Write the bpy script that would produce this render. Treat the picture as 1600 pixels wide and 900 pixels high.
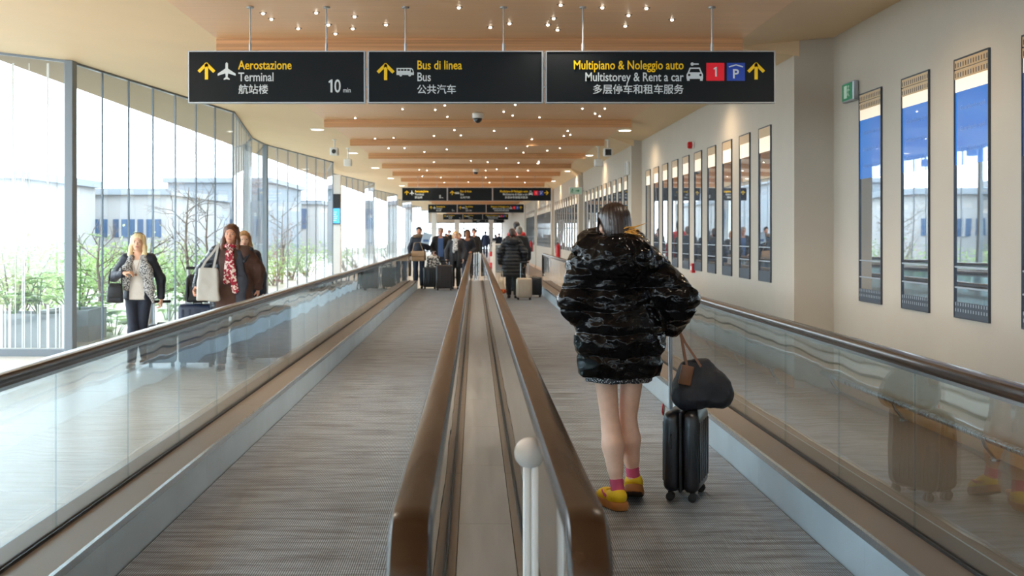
import bpy, bmesh, math, random
import numpy as np
from mathutils import Vector, Matrix, noise as mnoise
random.seed(7)
PI = math.pi
scene = bpy.context.scene
C = scene.collection
for o in list(bpy.data.objects):
    bpy.data.objects.remove(o)

# ---------------------------------------------------------------- camera, sky, exposure
CAMX, CAMZ, FPX, VX, VY = -0.045, 1.56, 1750.0, 742.0, 366.0
cam_d = bpy.data.cameras.new('camera')
cam = bpy.data.objects.new('camera', cam_d); C.objects.link(cam)
cam.location = (CAMX, 0, CAMZ); cam.rotation_euler = (PI / 2, 0, 0)
cam_d.sensor_width = 36; cam_d.lens = 36 * FPX / 1600
cam_d.shift_x = (800 - VX) / 1600; cam_d.shift_y = (VY - 450) / 1600
cam_d.clip_start = 0.05; cam_d.clip_end = 400
cam_d.dof.use_dof = True; cam_d.dof.focus_distance = 6.3; cam_d.dof.aperture_fstop = 5.0
scene.camera = cam
w = bpy.data.worlds.new('sky'); scene.world = w; w.use_nodes = True
wb = w.node_tree.nodes['Background']
wb.inputs[0].default_value = (0.86, 0.94, 1.0, 1); wb.inputs[1].default_value = 3.9
vs = scene.view_settings
vs.view_transform = 'Standard'; vs.look = 'None'; vs.gamma = 1; vs.use_curve_mapping = False
vs.exposure = 1.0
cy = scene.cycles
cy.use_denoising = True
cy.max_bounces = 10; cy.diffuse_bounces = 5; cy.glossy_bounces = 5; cy.transmission_bounces = 4
cy.transparent_max_bounces = 40; cy.sample_clamp_indirect = 6; cy.caustics_reflective = False; cy.caustics_refractive = False
LAMPS = dict(soffit=46.0, spot=16.0, far=60.0)      # watts of the ceiling lamps, used by their builders

def W(x, y, D):
    """a pixel of the photograph at depth D as a point of the place"""
    return Vector((CAMX + (x - VX) / FPX * D, D, CAMZ - (y - VY) / FPX * D))

# ---------------------------------------------------------------- materials
MATS = {}
def srgb(r, g, b):
    f = lambda c: (c / 255 / 12.92) if c / 255 <= 0.04045 else ((c / 255 + 0.055) / 1.055) ** 2.4
    return (f(r), f(g), f(b))
def mat(name, col=(0.5, 0.5, 0.5), rough=0.5, metal=0.0, spec=0.5, var=0.0, vscale=(8, 8, 8), bump=0.0, bscale=(60, 60, 60),
        coat=0.0, emit=None, estr=0.0, sheen=0.0, detail=3.0, rvar=0.0):
    if name in MATS: return MATS[name]
    m = bpy.data.materials.new(name); m.use_nodes = True
    nt = m.node_tree; N = nt.nodes; L = nt.links
    b = N['Principled BSDF']
    b.inputs['Base Color'].default_value = (*col, 1); b.inputs['Roughness'].default_value = rough
    b.inputs['Metallic'].default_value = metal; b.inputs['Specular IOR Level'].default_value = spec
    b.inputs['Coat Weight'].default_value = coat; b.inputs['Sheen Weight'].default_value = sheen
    if emit: b.inputs['Emission Color'].default_value = (*emit, 1); b.inputs['Emission Strength'].default_value = estr
    if var or bump or rvar:
        tc = N.new('ShaderNodeTexCoord')
    if var or rvar:
        mp = N.new('ShaderNodeMapping'); mp.inputs['Scale'].default_value = vscale
        L.new(tc.outputs['Object'], mp.inputs[0])
        nz = N.new('ShaderNodeTexNoise'); nz.inputs['Scale'].default_value = 1; nz.inputs['Detail'].default_value = detail
        L.new(mp.outputs[0], nz.inputs['Vector'])
        if var:
            r = N.new('ShaderNodeValToRGB'); r.color_ramp.elements[0].position = 0.3; r.color_ramp.elements[1].position = 0.7
            r.color_ramp.elements[0].color = (*[max(0, c * (1 - var)) for c in col], 1)
            r.color_ramp.elements[1].color = (*[min(1, c * (1 + var)) for c in col], 1)
            L.new(nz.outputs[0], r.inputs[0]); L.new(r.outputs[0], b.inputs['Base Color'])
        if rvar:
            mr = N.new('ShaderNodeMapRange'); mr.inputs[3].default_value = max(0.02, rough - rvar); mr.inputs[4].default_value = rough + rvar
            L.new(nz.outputs[0], mr.inputs[0]); L.new(mr.outputs[0], b.inputs['Roughness'])
    if bump:
        mp2 = N.new('ShaderNodeMapping'); mp2.inputs['Scale'].default_value = bscale
        L.new(tc.outputs['Object'], mp2.inputs[0])
        n2 = N.new('ShaderNodeTexNoise'); n2.inputs['Scale'].default_value = 1; n2.inputs['Detail'].default_value = 4
        L.new(mp2.outputs[0], n2.inputs['Vector'])
        bp = N.new('ShaderNodeBump'); bp.inputs['Strength'].default_value = bump; bp.inputs['Distance'].default_value = 0.01
        L.new(n2.outputs[0], bp.inputs['Height']); L.new(bp.outputs[0], b.inputs['Normal'])
    MATS[name] = m
    return m
def glass(name, tint=(0.9, 0.95, 0.97), f0=0.04, wave=0.0, wscale=(1.5, 1.5, 1.5), rough=0.0, pw=4.6):
    """thin clear pane: see-through plus a Schlick mirror that grows at a glancing view"""
    if name in MATS: return MATS[name]
    m = bpy.data.materials.new(name); m.use_nodes = True
    nt = m.node_tree; N = nt.nodes; L = nt.links; N.clear()
    out = N.new('ShaderNodeOutputMaterial'); mix = N.new('ShaderNodeMixShader')
    tr = N.new('ShaderNodeBsdfTransparent'); tr.inputs[0].default_value = (*tint, 1)
    gl = N.new('ShaderNodeBsdfGlossy'); gl.inputs['Roughness'].default_value = rough; gl.inputs[0].default_value = (0.96, 0.98, 1, 1)
    lw = N.new('ShaderNodeLayerWeight'); lw.inputs[0].default_value = 0.5
    p = N.new('ShaderNodeMath'); p.operation = 'POWER'; p.inputs[1].default_value = pw
    ma = N.new('ShaderNodeMath'); ma.operation = 'MULTIPLY_ADD'; ma.inputs[1].default_value = 1 - f0; ma.inputs[2].default_value = f0
    L.new(lw.outputs['Facing'], p.inputs[0]); L.new(p.outputs[0], ma.inputs[0]); L.new(ma.outputs[0], mix.inputs[0])
    L.new(tr.outputs[0], mix.inputs[1]); L.new(gl.outputs[0], mix.inputs[2]); L.new(mix.outputs[0], out.inputs[0])
    if wave:
        tc = N.new('ShaderNodeTexCoord'); mp = N.new('ShaderNodeMapping'); mp.inputs['Scale'].default_value = wscale
        nz = N.new('ShaderNodeTexNoise'); nz.inputs['Scale'].default_value = 1; nz.inputs['Detail'].default_value = 1.0
        bp = N.new('ShaderNodeBump'); bp.inputs['Strength'].default_value = wave; bp.inputs['Distance'].default_value = 0.02
        L.new(tc.outputs['Object'], mp.inputs[0]); L.new(mp.outputs[0], nz.inputs['Vector'])
        L.new(nz.outputs[0], bp.inputs['Height']); L.new(bp.outputs[0], gl.inputs['Normal'])
    MATS[name] = m
    return m

# ---------------------------------------------------------------- mesh builder
class MB:
    def __init__(s): s.v = []; s.f = []; s.m = []; s.cur = 0
    def use(s, i): s.cur = i; return s
    def add(s, verts, faces):
        n = len(s.v); s.v += [tuple(p) for p in verts]
        for f in faces: s.f.append(tuple(n + i for i in f)); s.m.append(s.cur)
        return s
    def box(s, x0, x1, y0, y1, z0, z1):
        return s.add([(x0, y0, z0), (x1, y0, z0), (x1, y1, z0), (x0, y1, z0), (x0, y0, z1), (x1, y0, z1), (x1, y1, z1), (x0, y1, z1)],
                     [(3, 2, 1, 0), (4, 5, 6, 7), (0, 1, 5, 4), (1, 2, 6, 5), (2, 3, 7, 6), (3, 0, 4, 7)])
    def rbox(s, x0, x1, y0, y1, z0, z1, r, seg=3, M=None):
        bm = bmesh.new(); bmesh.ops.create_cube(bm, size=1)
        bmesh.ops.scale(bm, vec=(x1 - x0, y1 - y0, z1 - z0), verts=bm.verts)
        bmesh.ops.translate(bm, vec=((x0 + x1) / 2, (y0 + y1) / 2, (z0 + z1) / 2), verts=bm.verts)
        bmesh.ops.bevel(bm, geom=bm.edges[:] , offset=r, segments=seg, affect='EDGES', profile=0.5)
        if M: bm.transform(M)
        bm.verts.index_update()
        s.add([v.co[:] for v in bm.verts], [[v.index for v in f.verts] for f in bm.faces]); bm.free()
        return s
    def bar(s, a, b, wx, wz, up=(0, 0, 1)):
        a = Vector(a); b = Vector(b); d = (b - a).normalized(); u = Vector(up)
        if abs(d.dot(u)) > 0.98: u = Vector((0, 1, 0))
        x = d.cross(u).normalized(); z = x.cross(d).normalized(); P = []
        for p in (a, b):
            for sx, sz in ((-1, -1), (1, -1), (1, 1), (-1, 1)): P.append(p + x * sx * wx / 2 + z * sz * wz / 2)
        return s.add(P, [(0, 1, 2, 3), (7, 6, 5, 4), (0, 4, 5, 1), (1, 5, 6, 2), (2, 6, 7, 3), (3, 7, 4, 0)])
    def tube(s, pts, r, n=10, cap=True):
        pts = [Vector(p) for p in pts]; rs = r if isinstance(r, (list, tuple)) else [r] * len(pts)
        rings = []; prev = None
        for i, p in enumerate(pts):
            d = (pts[min(i + 1, len(pts) - 1)] - pts[max(i - 1, 0)]).normalized()
            if prev is None:
                u = Vector((0, 0, 1)) if abs(d.z) < 0.9 else Vector((0, 1, 0))
                x = d.cross(u).normalized()
            else:
                x = (prev - d * prev.dot(d)).normalized()
            prev = x; y = d.cross(x)
            rings.append([p + (x * math.cos(2 * PI * k / n) + y * math.sin(2 * PI * k / n)) * rs[i] for k in range(n)])
        V = [q for R in rings for q in R]; F = []
        for i in range(len(pts) - 1):
            for k in range(n):
                F.append((i * n + k, i * n + (k + 1) % n, (i + 1) * n + (k + 1) % n, (i + 1) * n + k))
        if cap: F.append(tuple(range(n))[::-1]); F.append(tuple((len(pts) - 1) * n + k for k in range(n)))
        return s.add(V, F)
    def lathe(s, prof, c=(0, 0, 0), n=20, M=None):
        V = []; F = []
        for r, z in prof:
            for k in range(n):
                p = Vector((r * math.cos(2 * PI * k / n), r * math.sin(2 * PI * k / n), z))
                if M: p = M @ p
                V.append(p + Vector(c))
        for i in range(len(prof) - 1):
            for k in range(n): F.append((i * n + k, i * n + (k + 1) % n, (i + 1) * n + (k + 1) % n, (i + 1) * n + k))
        F.append(tuple(range(n))[::-1]); F.append(tuple((len(prof) - 1) * n + k for k in range(n)))
        return s.add(V, F)
    def ball(s, c, r, n=16, m=10, sc=(1, 1, 1), M=None):
        V = []; F = []
        for i in range(m + 1):
            t = PI * i / m
            for k in range(n):
                p = Vector((r * math.sin(t) * math.cos(2 * PI * k / n) * sc[0], r * math.sin(t) * math.sin(2 * PI * k / n) * sc[1], r * math.cos(t) * sc[2]))
                if M: p = M @ p
                V.append(p + Vector(c))
        for i in range(m):
            for k in range(n): F.append((i * n + k, (i + 1) * n + k, (i + 1) * n + (k + 1) % n, i * n + (k + 1) % n))
        return s.add(V, F)
    def prism(s, poly, f):
        """poly: 2-D outline; f(u, v, k) -> point, k = 0 back, 1 front"""
        n = len(poly); V = [f(u, v, 0) for u, v in poly] + [f(u, v, 1) for u, v in poly]
        F = [tuple(range(n))[::-1], tuple(range(n, 2 * n))]
        for i in range(n): F.append((i, (i + 1) % n, n + (i + 1) % n, n + i))
        return s.add(V, F)
    def sweep(s, path, prof, side):
        """prof (u, v) swept along path; u along `side`, v along the path's normal"""
        path = [Vector(p) for p in path]; side = Vector(side).normalized(); n = len(prof); V = []
        for i, p in enumerate(path):
            d = (path[min(i + 1, len(path) - 1)] - path[max(i - 1, 0)]).normalized()
            up = side.cross(d).normalized()
            V += [p + side * u + up * v for u, v in prof]
        F = []
        for i in range(len(path) - 1):
            for k in range(n): F.append((i * n + k, i * n + (k + 1) % n, (i + 1) * n + (k + 1) % n, (i + 1) * n + k))
        F.append(tuple(range(n))[::-1]); F.append(tuple((len(path) - 1) * n + k for k in range(n)))
        return s.add(V, F)
    def build(s, name, mats, parent=None, smooth=False, label=None):
        me = bpy.data.meshes.new(name); me.from_pydata([tuple(p) for p in s.v], [], s.f)
        if not isinstance(mats, (list, tuple)): mats = [mats]
        for m in mats: me.materials.append(m)
        if len(mats) > 1: me.polygons.foreach_set('material_index', s.m)
        bm = bmesh.new(); bm.from_mesh(me); bmesh.ops.recalc_face_normals(bm, faces=bm.faces); bm.to_mesh(me); bm.free()
        if smooth:
            me.polygons.foreach_set('use_smooth', [True] * len(me.polygons))
            if smooth != 'full': me.set_sharp_from_angle(angle=math.radians(40))
        o = bpy.data.objects.new(name, me); C.objects.link(o)
        if parent: o.parent = parent
        if label: o['label'] = label
        return o
def tag(o, label, cat, group=None, kind=None):
    o['label'] = label; o['category'] = cat
    if group: o['group'] = group
    if kind: o['kind'] = kind
    return o
def thing(name, label, cat, loc=(0, 0, 0), rz=0, group=None, kind=None):
    o = bpy.data.objects.new(name, None); C.objects.link(o); o.location = loc; o.rotation_euler = (0, 0, rz)
    o.empty_display_size = 0.1
    return tag(o, label, cat, group, kind)
def struct(o, label=None, cat=None):
    o['kind'] = 'structure'
    if label: o['label'] = label; o['category'] = cat
    return o
def dup(o, loc, rz=None, label=None):
    r = o.copy(); C.objects.link(r); r.location = loc
    if rz is not None: r.rotation_euler = (0, 0, rz)
    if label: r['label'] = label
    for ch in list(o.children):
        c = ch.copy(); C.objects.link(c); c.parent = r
        for g in ch.children:
            d = g.copy(); C.objects.link(d); d.parent = c
    return r
def lamp(kind, name, loc, watts, col, parent=None, **kw):
    l = bpy.data.lights.new(name, kind); l.energy = watts; l.color = col
    for k, v in kw.items(): setattr(l, k, v)
    o = bpy.data.objects.new(name, l); C.objects.link(o); o.location = loc
    if parent: o.parent = parent
    return o
def text_mesh(s, size, xs=1.0, bold=0.0, depth=0.002):
    """lettering as a mesh in its own XY plane, base line at 0; returns verts, faces, width"""
    cu = bpy.data.curves.new('t', 'FONT'); cu.body = s; cu.size = size; cu.extrude = depth; cu.offset = bold; cu.resolution_u = 3
    o = bpy.data.objects.new('t', cu); C.objects.link(o)
    dg = bpy.context.evaluated_depsgraph_get(); dg.update()
    me = bpy.data.meshes.new_from_object(o.evaluated_get(dg))
    V = [(v.co.x * xs, v.co.y, v.co.z) for v in me.vertices]; F = [tuple(p.vertices) for p in me.polygons]
    bpy.data.objects.remove(o); bpy.data.curves.remove(cu); bpy.data.meshes.remove(me)
    return V, F, (max(v[0] for v in V) if V else 0)
ORD = ['first', 'second', 'third', 'fourth', 'fifth', 'sixth', 'seventh', 'eighth', 'ninth', 'tenth', 'eleventh', 'twelfth']
# ================================================================ materials of the hall
M_floor = mat('floor_boards', srgb(208, 198, 184), 0.3, spec=0.5, var=0.13, vscale=(0.9, 22, 1), rvar=0.08)
M_wall = mat('wall_paint', srgb(186, 177, 163), 0.62, spec=0.3, var=0.02, vscale=(3, 3, 3), bump=0.05, bscale=(220, 220, 220))
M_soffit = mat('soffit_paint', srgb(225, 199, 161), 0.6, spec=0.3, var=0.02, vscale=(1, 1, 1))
M_wood = mat('ceiling_wood', srgb(230, 188, 146), 0.42, spec=0.4, var=0.10, vscale=(0.5, 55, 2), detail=5, bump=0.06, bscale=(1, 160, 1))
M_woodb = mat('ceiling_wood_rib', srgb(212, 162, 116), 0.42, spec=0.4, var=0.22, vscale=(0.5, 2, 60), detail=5)
M_steel = mat('brushed_steel', srgb(196, 200, 204), 0.28, 1.0, rvar=0.08, vscale=(4, 60, 4))
M_alu = mat('aluminium', srgb(170, 176, 182), 0.4, 0.85)
M_mull = mat('mullion_grey', srgb(122, 130, 138), 0.45, 0.4)
M_darkm = mat('dark_joint', srgb(34, 36, 40), 0.5)
M_white = mat('white_plastic', srgb(236, 236, 234), 0.4)
M_base = mat('baseboard_wood', srgb(188, 138, 84), 0.4, var=0.12, vscale=(4, 1, 30))
M_conc = mat('planter_concrete', srgb(150, 156, 160), 0.8, var=0.1, vscale=(3, 3, 3))
M_pane = glass('facade_glass', (0.95, 0.985, 1.0), 0.035, wave=0.10, wscale=(0.8, 0.8, 0.5))
M_baln = glass('balustrade_glass', (0.83, 0.895, 0.92), 0.10, wave=0.14, wscale=(1.0, 1.6, 3.0), pw=3.7)
M_inner = glass('inner_balustrade_glass', (0.93, 0.965, 0.98), 0.05, wave=0.05, wscale=(1.0, 1.6, 3.0))
M_frit = mat('frit_print', srgb(222, 228, 230), 0.6)

# ---- floor: corridor boards on both sides and beyond the walkways
b = MB().box(-9, 1.99, -8, 118, -0.12, 0.0)
struct(b.build('floor', M_floor), 'pale wood plank floor on the window side of the moving walkways', 'floor')
struct(MB().box(1.99, 3.75, -8, 118, -0.12, 0.0).build('floor', mat('floor_boards_brown', srgb(132, 108, 88), .34, var=.16, vscale=(.9, 22, 1), rvar=.08)), 'brown wood plank floor strip along the right-hand wall', 'floor')

# ---- ceiling: wooden middle field with cross ribs, painted soffits at both sides
ZC = 3.46
def zl(x): return ZC + 0.12 * (abs(x) - 2.55)          # left soffit rises outwards
b = MB(); b.box(-2.55, 2.55, -8, 118, ZC, ZC + 0.12)
cw = struct(b.build('ceiling', M_wood), 'warm wooden ceiling field over the moving walkways', 'ceiling')
k = 0; y = 10.85 - 3.87 * 4
while y < 112:
    b = MB().box(-2.55 + 0.0, 2.55, y, y + 0.06, ZC - 0.125, ZC)
    b.add([(-2.55, y + .06, ZC - .125), (2.55, y + .06, ZC - .125), (2.55, y + .5, ZC - .001), (-2.55, y + .5, ZC - .001), (-2.55, y + .06, ZC - .001), (2.55, y + .06, ZC - .001)],
          [(0, 1, 2, 3), (0, 3, 4), (1, 5, 2)])
    r = b.build('ceiling_rib', M_woodb, cw)
    y += 3.87; k += 1
b = MB()
b.add([(-2.55, -8, ZC), (-9.2, -8, zl(9.2)), (-9.2, 118, zl(9.2)), (-2.55, 118, ZC), (-2.55, -8, ZC + .12), (-9.2, -8, zl(9.2) + .12), (-9.2, 118, zl(9.2) + .12), (-2.55, 118, ZC + .12)],
      [(0, 1, 2, 3), (4, 7, 6, 5), (0, 4, 5, 1), (3, 2, 6, 7), (1, 5, 6, 2), (0, 3, 7, 4)])
# the roof edge runs straight at x = -6.5 outside the folded glass; the near hall is wider
b = MB()
def soffit_slab(b, x0, x1, y0, y1, z0, z1, t=0.12):
    b.add([(x0, y0, z0), (x1, y0, z1), (x1, y1, z1), (x0, y1, z0), (x0, y0, z0 + t), (x1, y0, z1 + t), (x1, y1, z1 + t), (x0, y1, z0 + t)],
          [(0, 1, 2, 3), (7, 6, 5, 4), (0, 4, 5, 1), (1, 5, 6, 2), (2, 6, 7, 3), (3, 7, 4, 0)])
soffit_slab(b, -2.55, -8.2, -8, 14.34, ZC, zl(8.2))
struct(b.build('ceiling_left', M_soffit), 'beige soffit of the wide near hall left of the viewer', 'ceiling')
# right-hand bays: wall face x and soffit height at the wall, stepping in with distance
BAYS = [(-8.0, 11.38, 3.60, 3.56), (11.38, 21.8, 3.20, 3.375), (21.8, 31.5, 3.0, 3.29), (31.5, 41.5, 2.88, 3.24), (41.5, 52, 2.80, 3.22), (52, 62, 2.76, 3.21), (62, 118, 2.72, 3.2)]
for i, (y0, y1, x, z) in enumerate(BAYS):
    b = MB(); soffit_slab(b, 2.55, x + 0.05, y0 - .004, y1 - .004, ZC, z + (z - ZC) * .05 / (x - 2.55), .3)
    struct(b.build('ceiling_right', M_soffit), 'beige right-hand soffit of the %s wall bay' % ORD[i], 'ceiling')
    zt = 3.75
    b = MB().box(x, x + 0.3, y0, y1, 0, zt)
    if i > 0:
        xp = BAYS[i - 1][2]
        b = MB().box(x, xp + 0.3, y0, y0 + 0.3, 0, zt); b.box(x, x + 0.3, y0 + 0.3, y1, 0, zt)
    wl = struct(b.build('wall_right', M_wall), 'pale right-hand wall, %s bay from the viewer, with strip windows' % ORD[i], 'wall')
    b = MB().box(x - 0.014, x, y0 + (0.0 if i else 0), y1, 0.0, 0.11)
    struct(b.build('baseboard_right', M_base), 'orange wooden skirting of the %s right wall bay' % ORD[i], 'baseboard')
# unseen wall behind the viewer, made dark to keep reflections black
struct(MB().box(-8.3, 3.9, -8.3, -8.0, 0, 2.05).build('wall_back', mat('back_wall_dark', srgb(52, 48, 46), .6)), 'plain wall closing the hall behind the viewer', 'wall')

# ---- left glass facade: folded panes between grey mullions
def pane_run(n, a, c, count, label, frit=None, mull0=None, mull1=None, zf=None, seam=0.008):
    a = Vector((a[0], a[1], 0)); c = Vector((c[0], c[1], 0)); d = (c - a); L = d.length; d.normalize()
    root = thing('window_%d' % n, label, 'window', (a.x, a.y, 0), math.atan2(d.y, d.x), kind='structure')
    z0 = zl(a.x); z1 = zl(c.x)
    f = MB(); f.box(0, L, -0.035, 0.035, 0.0, 0.09)                       # floor channel
    f.bar((0, 0, z0 - .015), (L, 0, z1 - .015), 0.05, 0.03)               # head channel
    f.build('frame', M_mull, root)
    st = L / count
    s = MB()
    for i in range(count + 1):
        zz = z0 + (z1 - z0) * i / count
        s.box(i * st - seam, i * st + seam, -0.012, 0.012, 0.09, zz - 0.02)
    s.build('joint', M_mull, root)
    for i in range(count):
        za = z0 + (z1 - z0) * i / count; zb = z0 + (z1 - z0) * (i + 1) / count
        xa, xb = i * st + seam, (i + 1) * st - seam
        g = MB(); t = .008
        g.add([(xa, -t, .09), (xb, -t, .09), (xb, t, .09), (xa, t, .09), (xa, -t, za - .03), (xb, -t, zb - .03), (xb, t, zb - .03), (xa, t, za - .03)],
              [(3, 2, 1, 0), (4, 5, 6, 7), (0, 1, 5, 4), (1, 2, 6, 5), (2, 3, 7, 6), (3, 0, 4, 7)])
        g.build('pane', M_pane, root)
    if frit:
        rnd = random.Random(n); fm = MB(); x = 0.03
        while x < L - .03:
            wd = rnd.choice([.006, .01, .012, .02, .035]); hi = rnd.choice([frit[0], frit[0], frit[0], frit[0], frit[0], frit[1]])
            if hi > 1.5: wd = min(wd, .014)
            fm.box(x, min(L, x + wd), -.0095, -.0085, .1, hi); x += wd + rnd.choice([.012, .02, .03, .05, .075])
        if frit[2]:
            x = .05
            while x < L - .05:
                wd = rnd.choice([.008, .012, .03, .05]); fm.box(x, x + wd, -.0095, -.0085, frit[2], min(z0, z1) - .04); x += wd + rnd.uniform(.06, .3)
        fm.build('printed_stripes', M_frit, root)
    return root
def column(x, y, wx, wy, label, zt=None):
    b = MB().rbox(x - wx / 2, x + wx / 2, y - wy / 2, y + wy / 2, 0, (zt or zl(x)) , 0.01, 2)
    o = b.build('trim_1', M_mull); struct(o, label, 'mullion'); return o
Y0 = 14.34; MOD = 13.3
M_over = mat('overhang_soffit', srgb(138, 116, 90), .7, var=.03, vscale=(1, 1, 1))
fold = [(-5.22, Y0)]
for q in range(8): fold += [(-4.15, Y0 + MOD * q + 4.73), (-5.16, Y0 + MOD * q + 11.3), (-5.22, Y0 + MOD * (q + 1))]
bi, bo = MB(), MB()
def slab4(b, p, t=.12):
    b.add([(x, y, zl(x)) for x, y in p] + [(x, y, zl(x) + t) for x, y in p], [(0, 1, 2, 3), (7, 6, 5, 4), (0, 4, 5, 1), (1, 5, 6, 2), (2, 6, 7, 3), (3, 7, 4, 0)])
for (xa, ya), (xb, yb) in zip(fold, fold[1:]):
    if ya > 112: break
    slab4(bi, [(-2.55, ya), (xa, ya), (xb, yb), (-2.55, yb)]); slab4(bo, [(xa - .001, ya), (-6.55, ya), (-6.55, yb), (xb - .001, yb)])
struct(bi.build('ceiling_left', M_soffit), 'beige soffit between wooden ceiling and folded glass facade', 'ceiling')
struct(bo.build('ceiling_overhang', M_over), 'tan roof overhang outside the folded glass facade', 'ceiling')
pane_run(1, (-8.0, Y0), (-5.29, Y0), 3, 'stripe-printed glass pane run facing the viewer beside the first grey column', frit=(.66, 3.2, 2.15))
pane_run(2, (-5.22, Y0 + .1), (-4.17, Y0 + 4.76), 7, 'tall glass pane run behind the blonde woman, left of the brown coat')
pane_run(3, (-4.17, Y0 + 4.76), (-5.16, Y0 + 11.3), 8, 'glass pane run folding back behind the woman in the brown coat', frit=(1.2, 3.3, 1.2))
pane_run(4, (-5.16, Y0 + 11.3), (-5.22, Y0 + MOD), 2, 'short glass pane run just before the second grey column')
names = ['second', 'third', 'fourth', 'fifth', 'sixth', 'seventh']
column(-5.22, Y0, .11, .16, 'grey steel column at the stripe-printed pane, first from the viewer')
n = 5
for q in range(1, 7):
    y = Y0 + MOD * q
    column(-5.22, y, .12, .16, 'grey steel column between folded glass bays, %s from the viewer' % names[q - 1])
    pane_run(n, (-5.20, y + .09), (-4.15, y + 4.7), 7, 'glass pane run beyond the %s grey column, leaning in' % names[q - 1], frit=(1.1, 3.2, None) if q > 1 else None, seam=.012); n += 1
    pane_run(n, (-4.15, y + 4.7), (-5.16, y + 11.3), 8, 'glass pane run beyond the %s grey column, folding back' % names[q - 1], frit=(1.2, 3.3, 1.2), seam=.012); n += 1
    pane_run(n, (-5.16, y + 11.3), (-5.22, y + MOD - .1), 2, 'short glass pane run closing the bay after the %s grey column' % names[q - 1]); n += 1
# near hall glass beyond the left edge of the frame
pane_run(n, (-8.0, -7.9), (-8.0, Y0 - .05), 16, 'side glass of the wide near hall beside the viewer'); n += 1
# end of the hall
def flat_window(n, x0, x1, y, z0, z1, cols, label):
    root = thing('window_%d' % n, label, 'window', (x0, y, 0), 0, kind='structure'); L = x1 - x0; f = MB()
    for i in range(cols + 1):
        x = L * i / cols; f.box(x - .05, x + .05, -.06, .06, z0, z1)
    f.box(0, L, -.06, .06, z0, z0 + .1); f.box(0, L, -.06, .06, z1 - .1, z1); f.box(0, L, -.05, .05, 2.1, 2.2) if z0 < 1 else None
    f.build('frame', M_mull, root)
    for i in range(cols):
        MB().box(L * i / cols + .05, L * (i + 1) / cols - .05, -.008, .008, z0 + .1, z1 - .1).build('pane', M_pane, root)
flat_window(n, -8.2, 3.9, -8.15, 2.05, 3.56, 8, 'added unseen high glazing above the dark wall behind the viewer'); n += 1  # unseen glazing added to let light in from behind
flat_window(n, -5.0, 2.7, 112, 0, 2.75, 6, 'bright glazed end of the corridor in the far distance'); n += 1
struct(MB().box(-6.5, 3.2, 112.1, 112.4, 2.75, 4.2).build('wall_end', M_wall), 'pale wall above the glazed far end', 'wall')
for i, (x, y) in enumerate([(-1.6, 98), (1.4, 100), (-3.4, 92)]):
    struct(MB().rbox(x - .22, x + .22, y - .22, y + .22, 0, ZC - (.0 if x > -2.5 else 0), .03, 2).build('pillar', M_white), 'white square pillar near the far end, %s from left' % ['second', 'third', 'first'][i], 'pillar')

# ---- strip windows of the right wall
M_swin = None
def strip_mat(name, base, refl, tint=(0.95, 0.98, 1.0), emit=None, es=0):
    m = bpy.data.materials.new(name); m.use_nodes = True; N = m.node_tree.nodes; L = m.node_tree.links
    p = N['Principled BSDF']; p.inputs['Base Color'].default_value = (*base, 1); p.inputs['Roughness'].default_value = .4
    if emit: p.inputs['Emission Color'].default_value = (*emit, 1); p.inputs['Emission Strength'].default_value = es
    g = N.new('ShaderNodeBsdfGlossy'); g.inputs[0].default_value = (*tint, 1); g.inputs['Roughness'].default_value = 0.015
    mx = N.new('ShaderNodeMixShader'); mx.inputs[0].default_value = refl
    tc = N.new('ShaderNodeTexCoord'); nz = N.new('ShaderNodeTexNoise'); nz.inputs['Scale'].default_value = 1.1; nz.inputs['Detail'].default_value = 0.5
    bp = N.new('ShaderNodeBump'); bp.inputs['Strength'].default_value = .12; bp.inputs['Distance'].default_value = .02
    L.new(tc.outputs['Object'], nz.inputs['Vector']); L.new(nz.outputs[0], bp.inputs['Height']); L.new(bp.outputs[0], g.inputs['Normal'])
    L.new(p.outputs[0], mx.inputs[1]); L.new(g.outputs[0], mx.inputs[2]); L.new(mx.outputs[0], N['Material Output'].inputs[0])
    return m
M_sgl = strip_mat('strip_mirror_glass', srgb(70, 88, 110), .74)
M_film = strip_mat('strip_blue_film_glow', srgb(6, 80, 168), .2, emit=(0.01, 0.14, 0.42), es=.5)  # blue glow put into the film to colour the jacket's reflections
M_sfr = mat('strip_frame', srgb(70, 76, 84), .4, .5)
M_gril = mat('strip_grille', srgb(206, 178, 140), .4, .4)
M_grild = mat('strip_grille_dark', srgb(66, 74, 84), .5, .3)
M_lit = mat('strip_cove_light', (1, .88, .70), .5, emit=(1, .84, .62), estr=.22)
M_ltxt = mat('film_lettering', srgb(120, 150, 205), .5)
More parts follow.
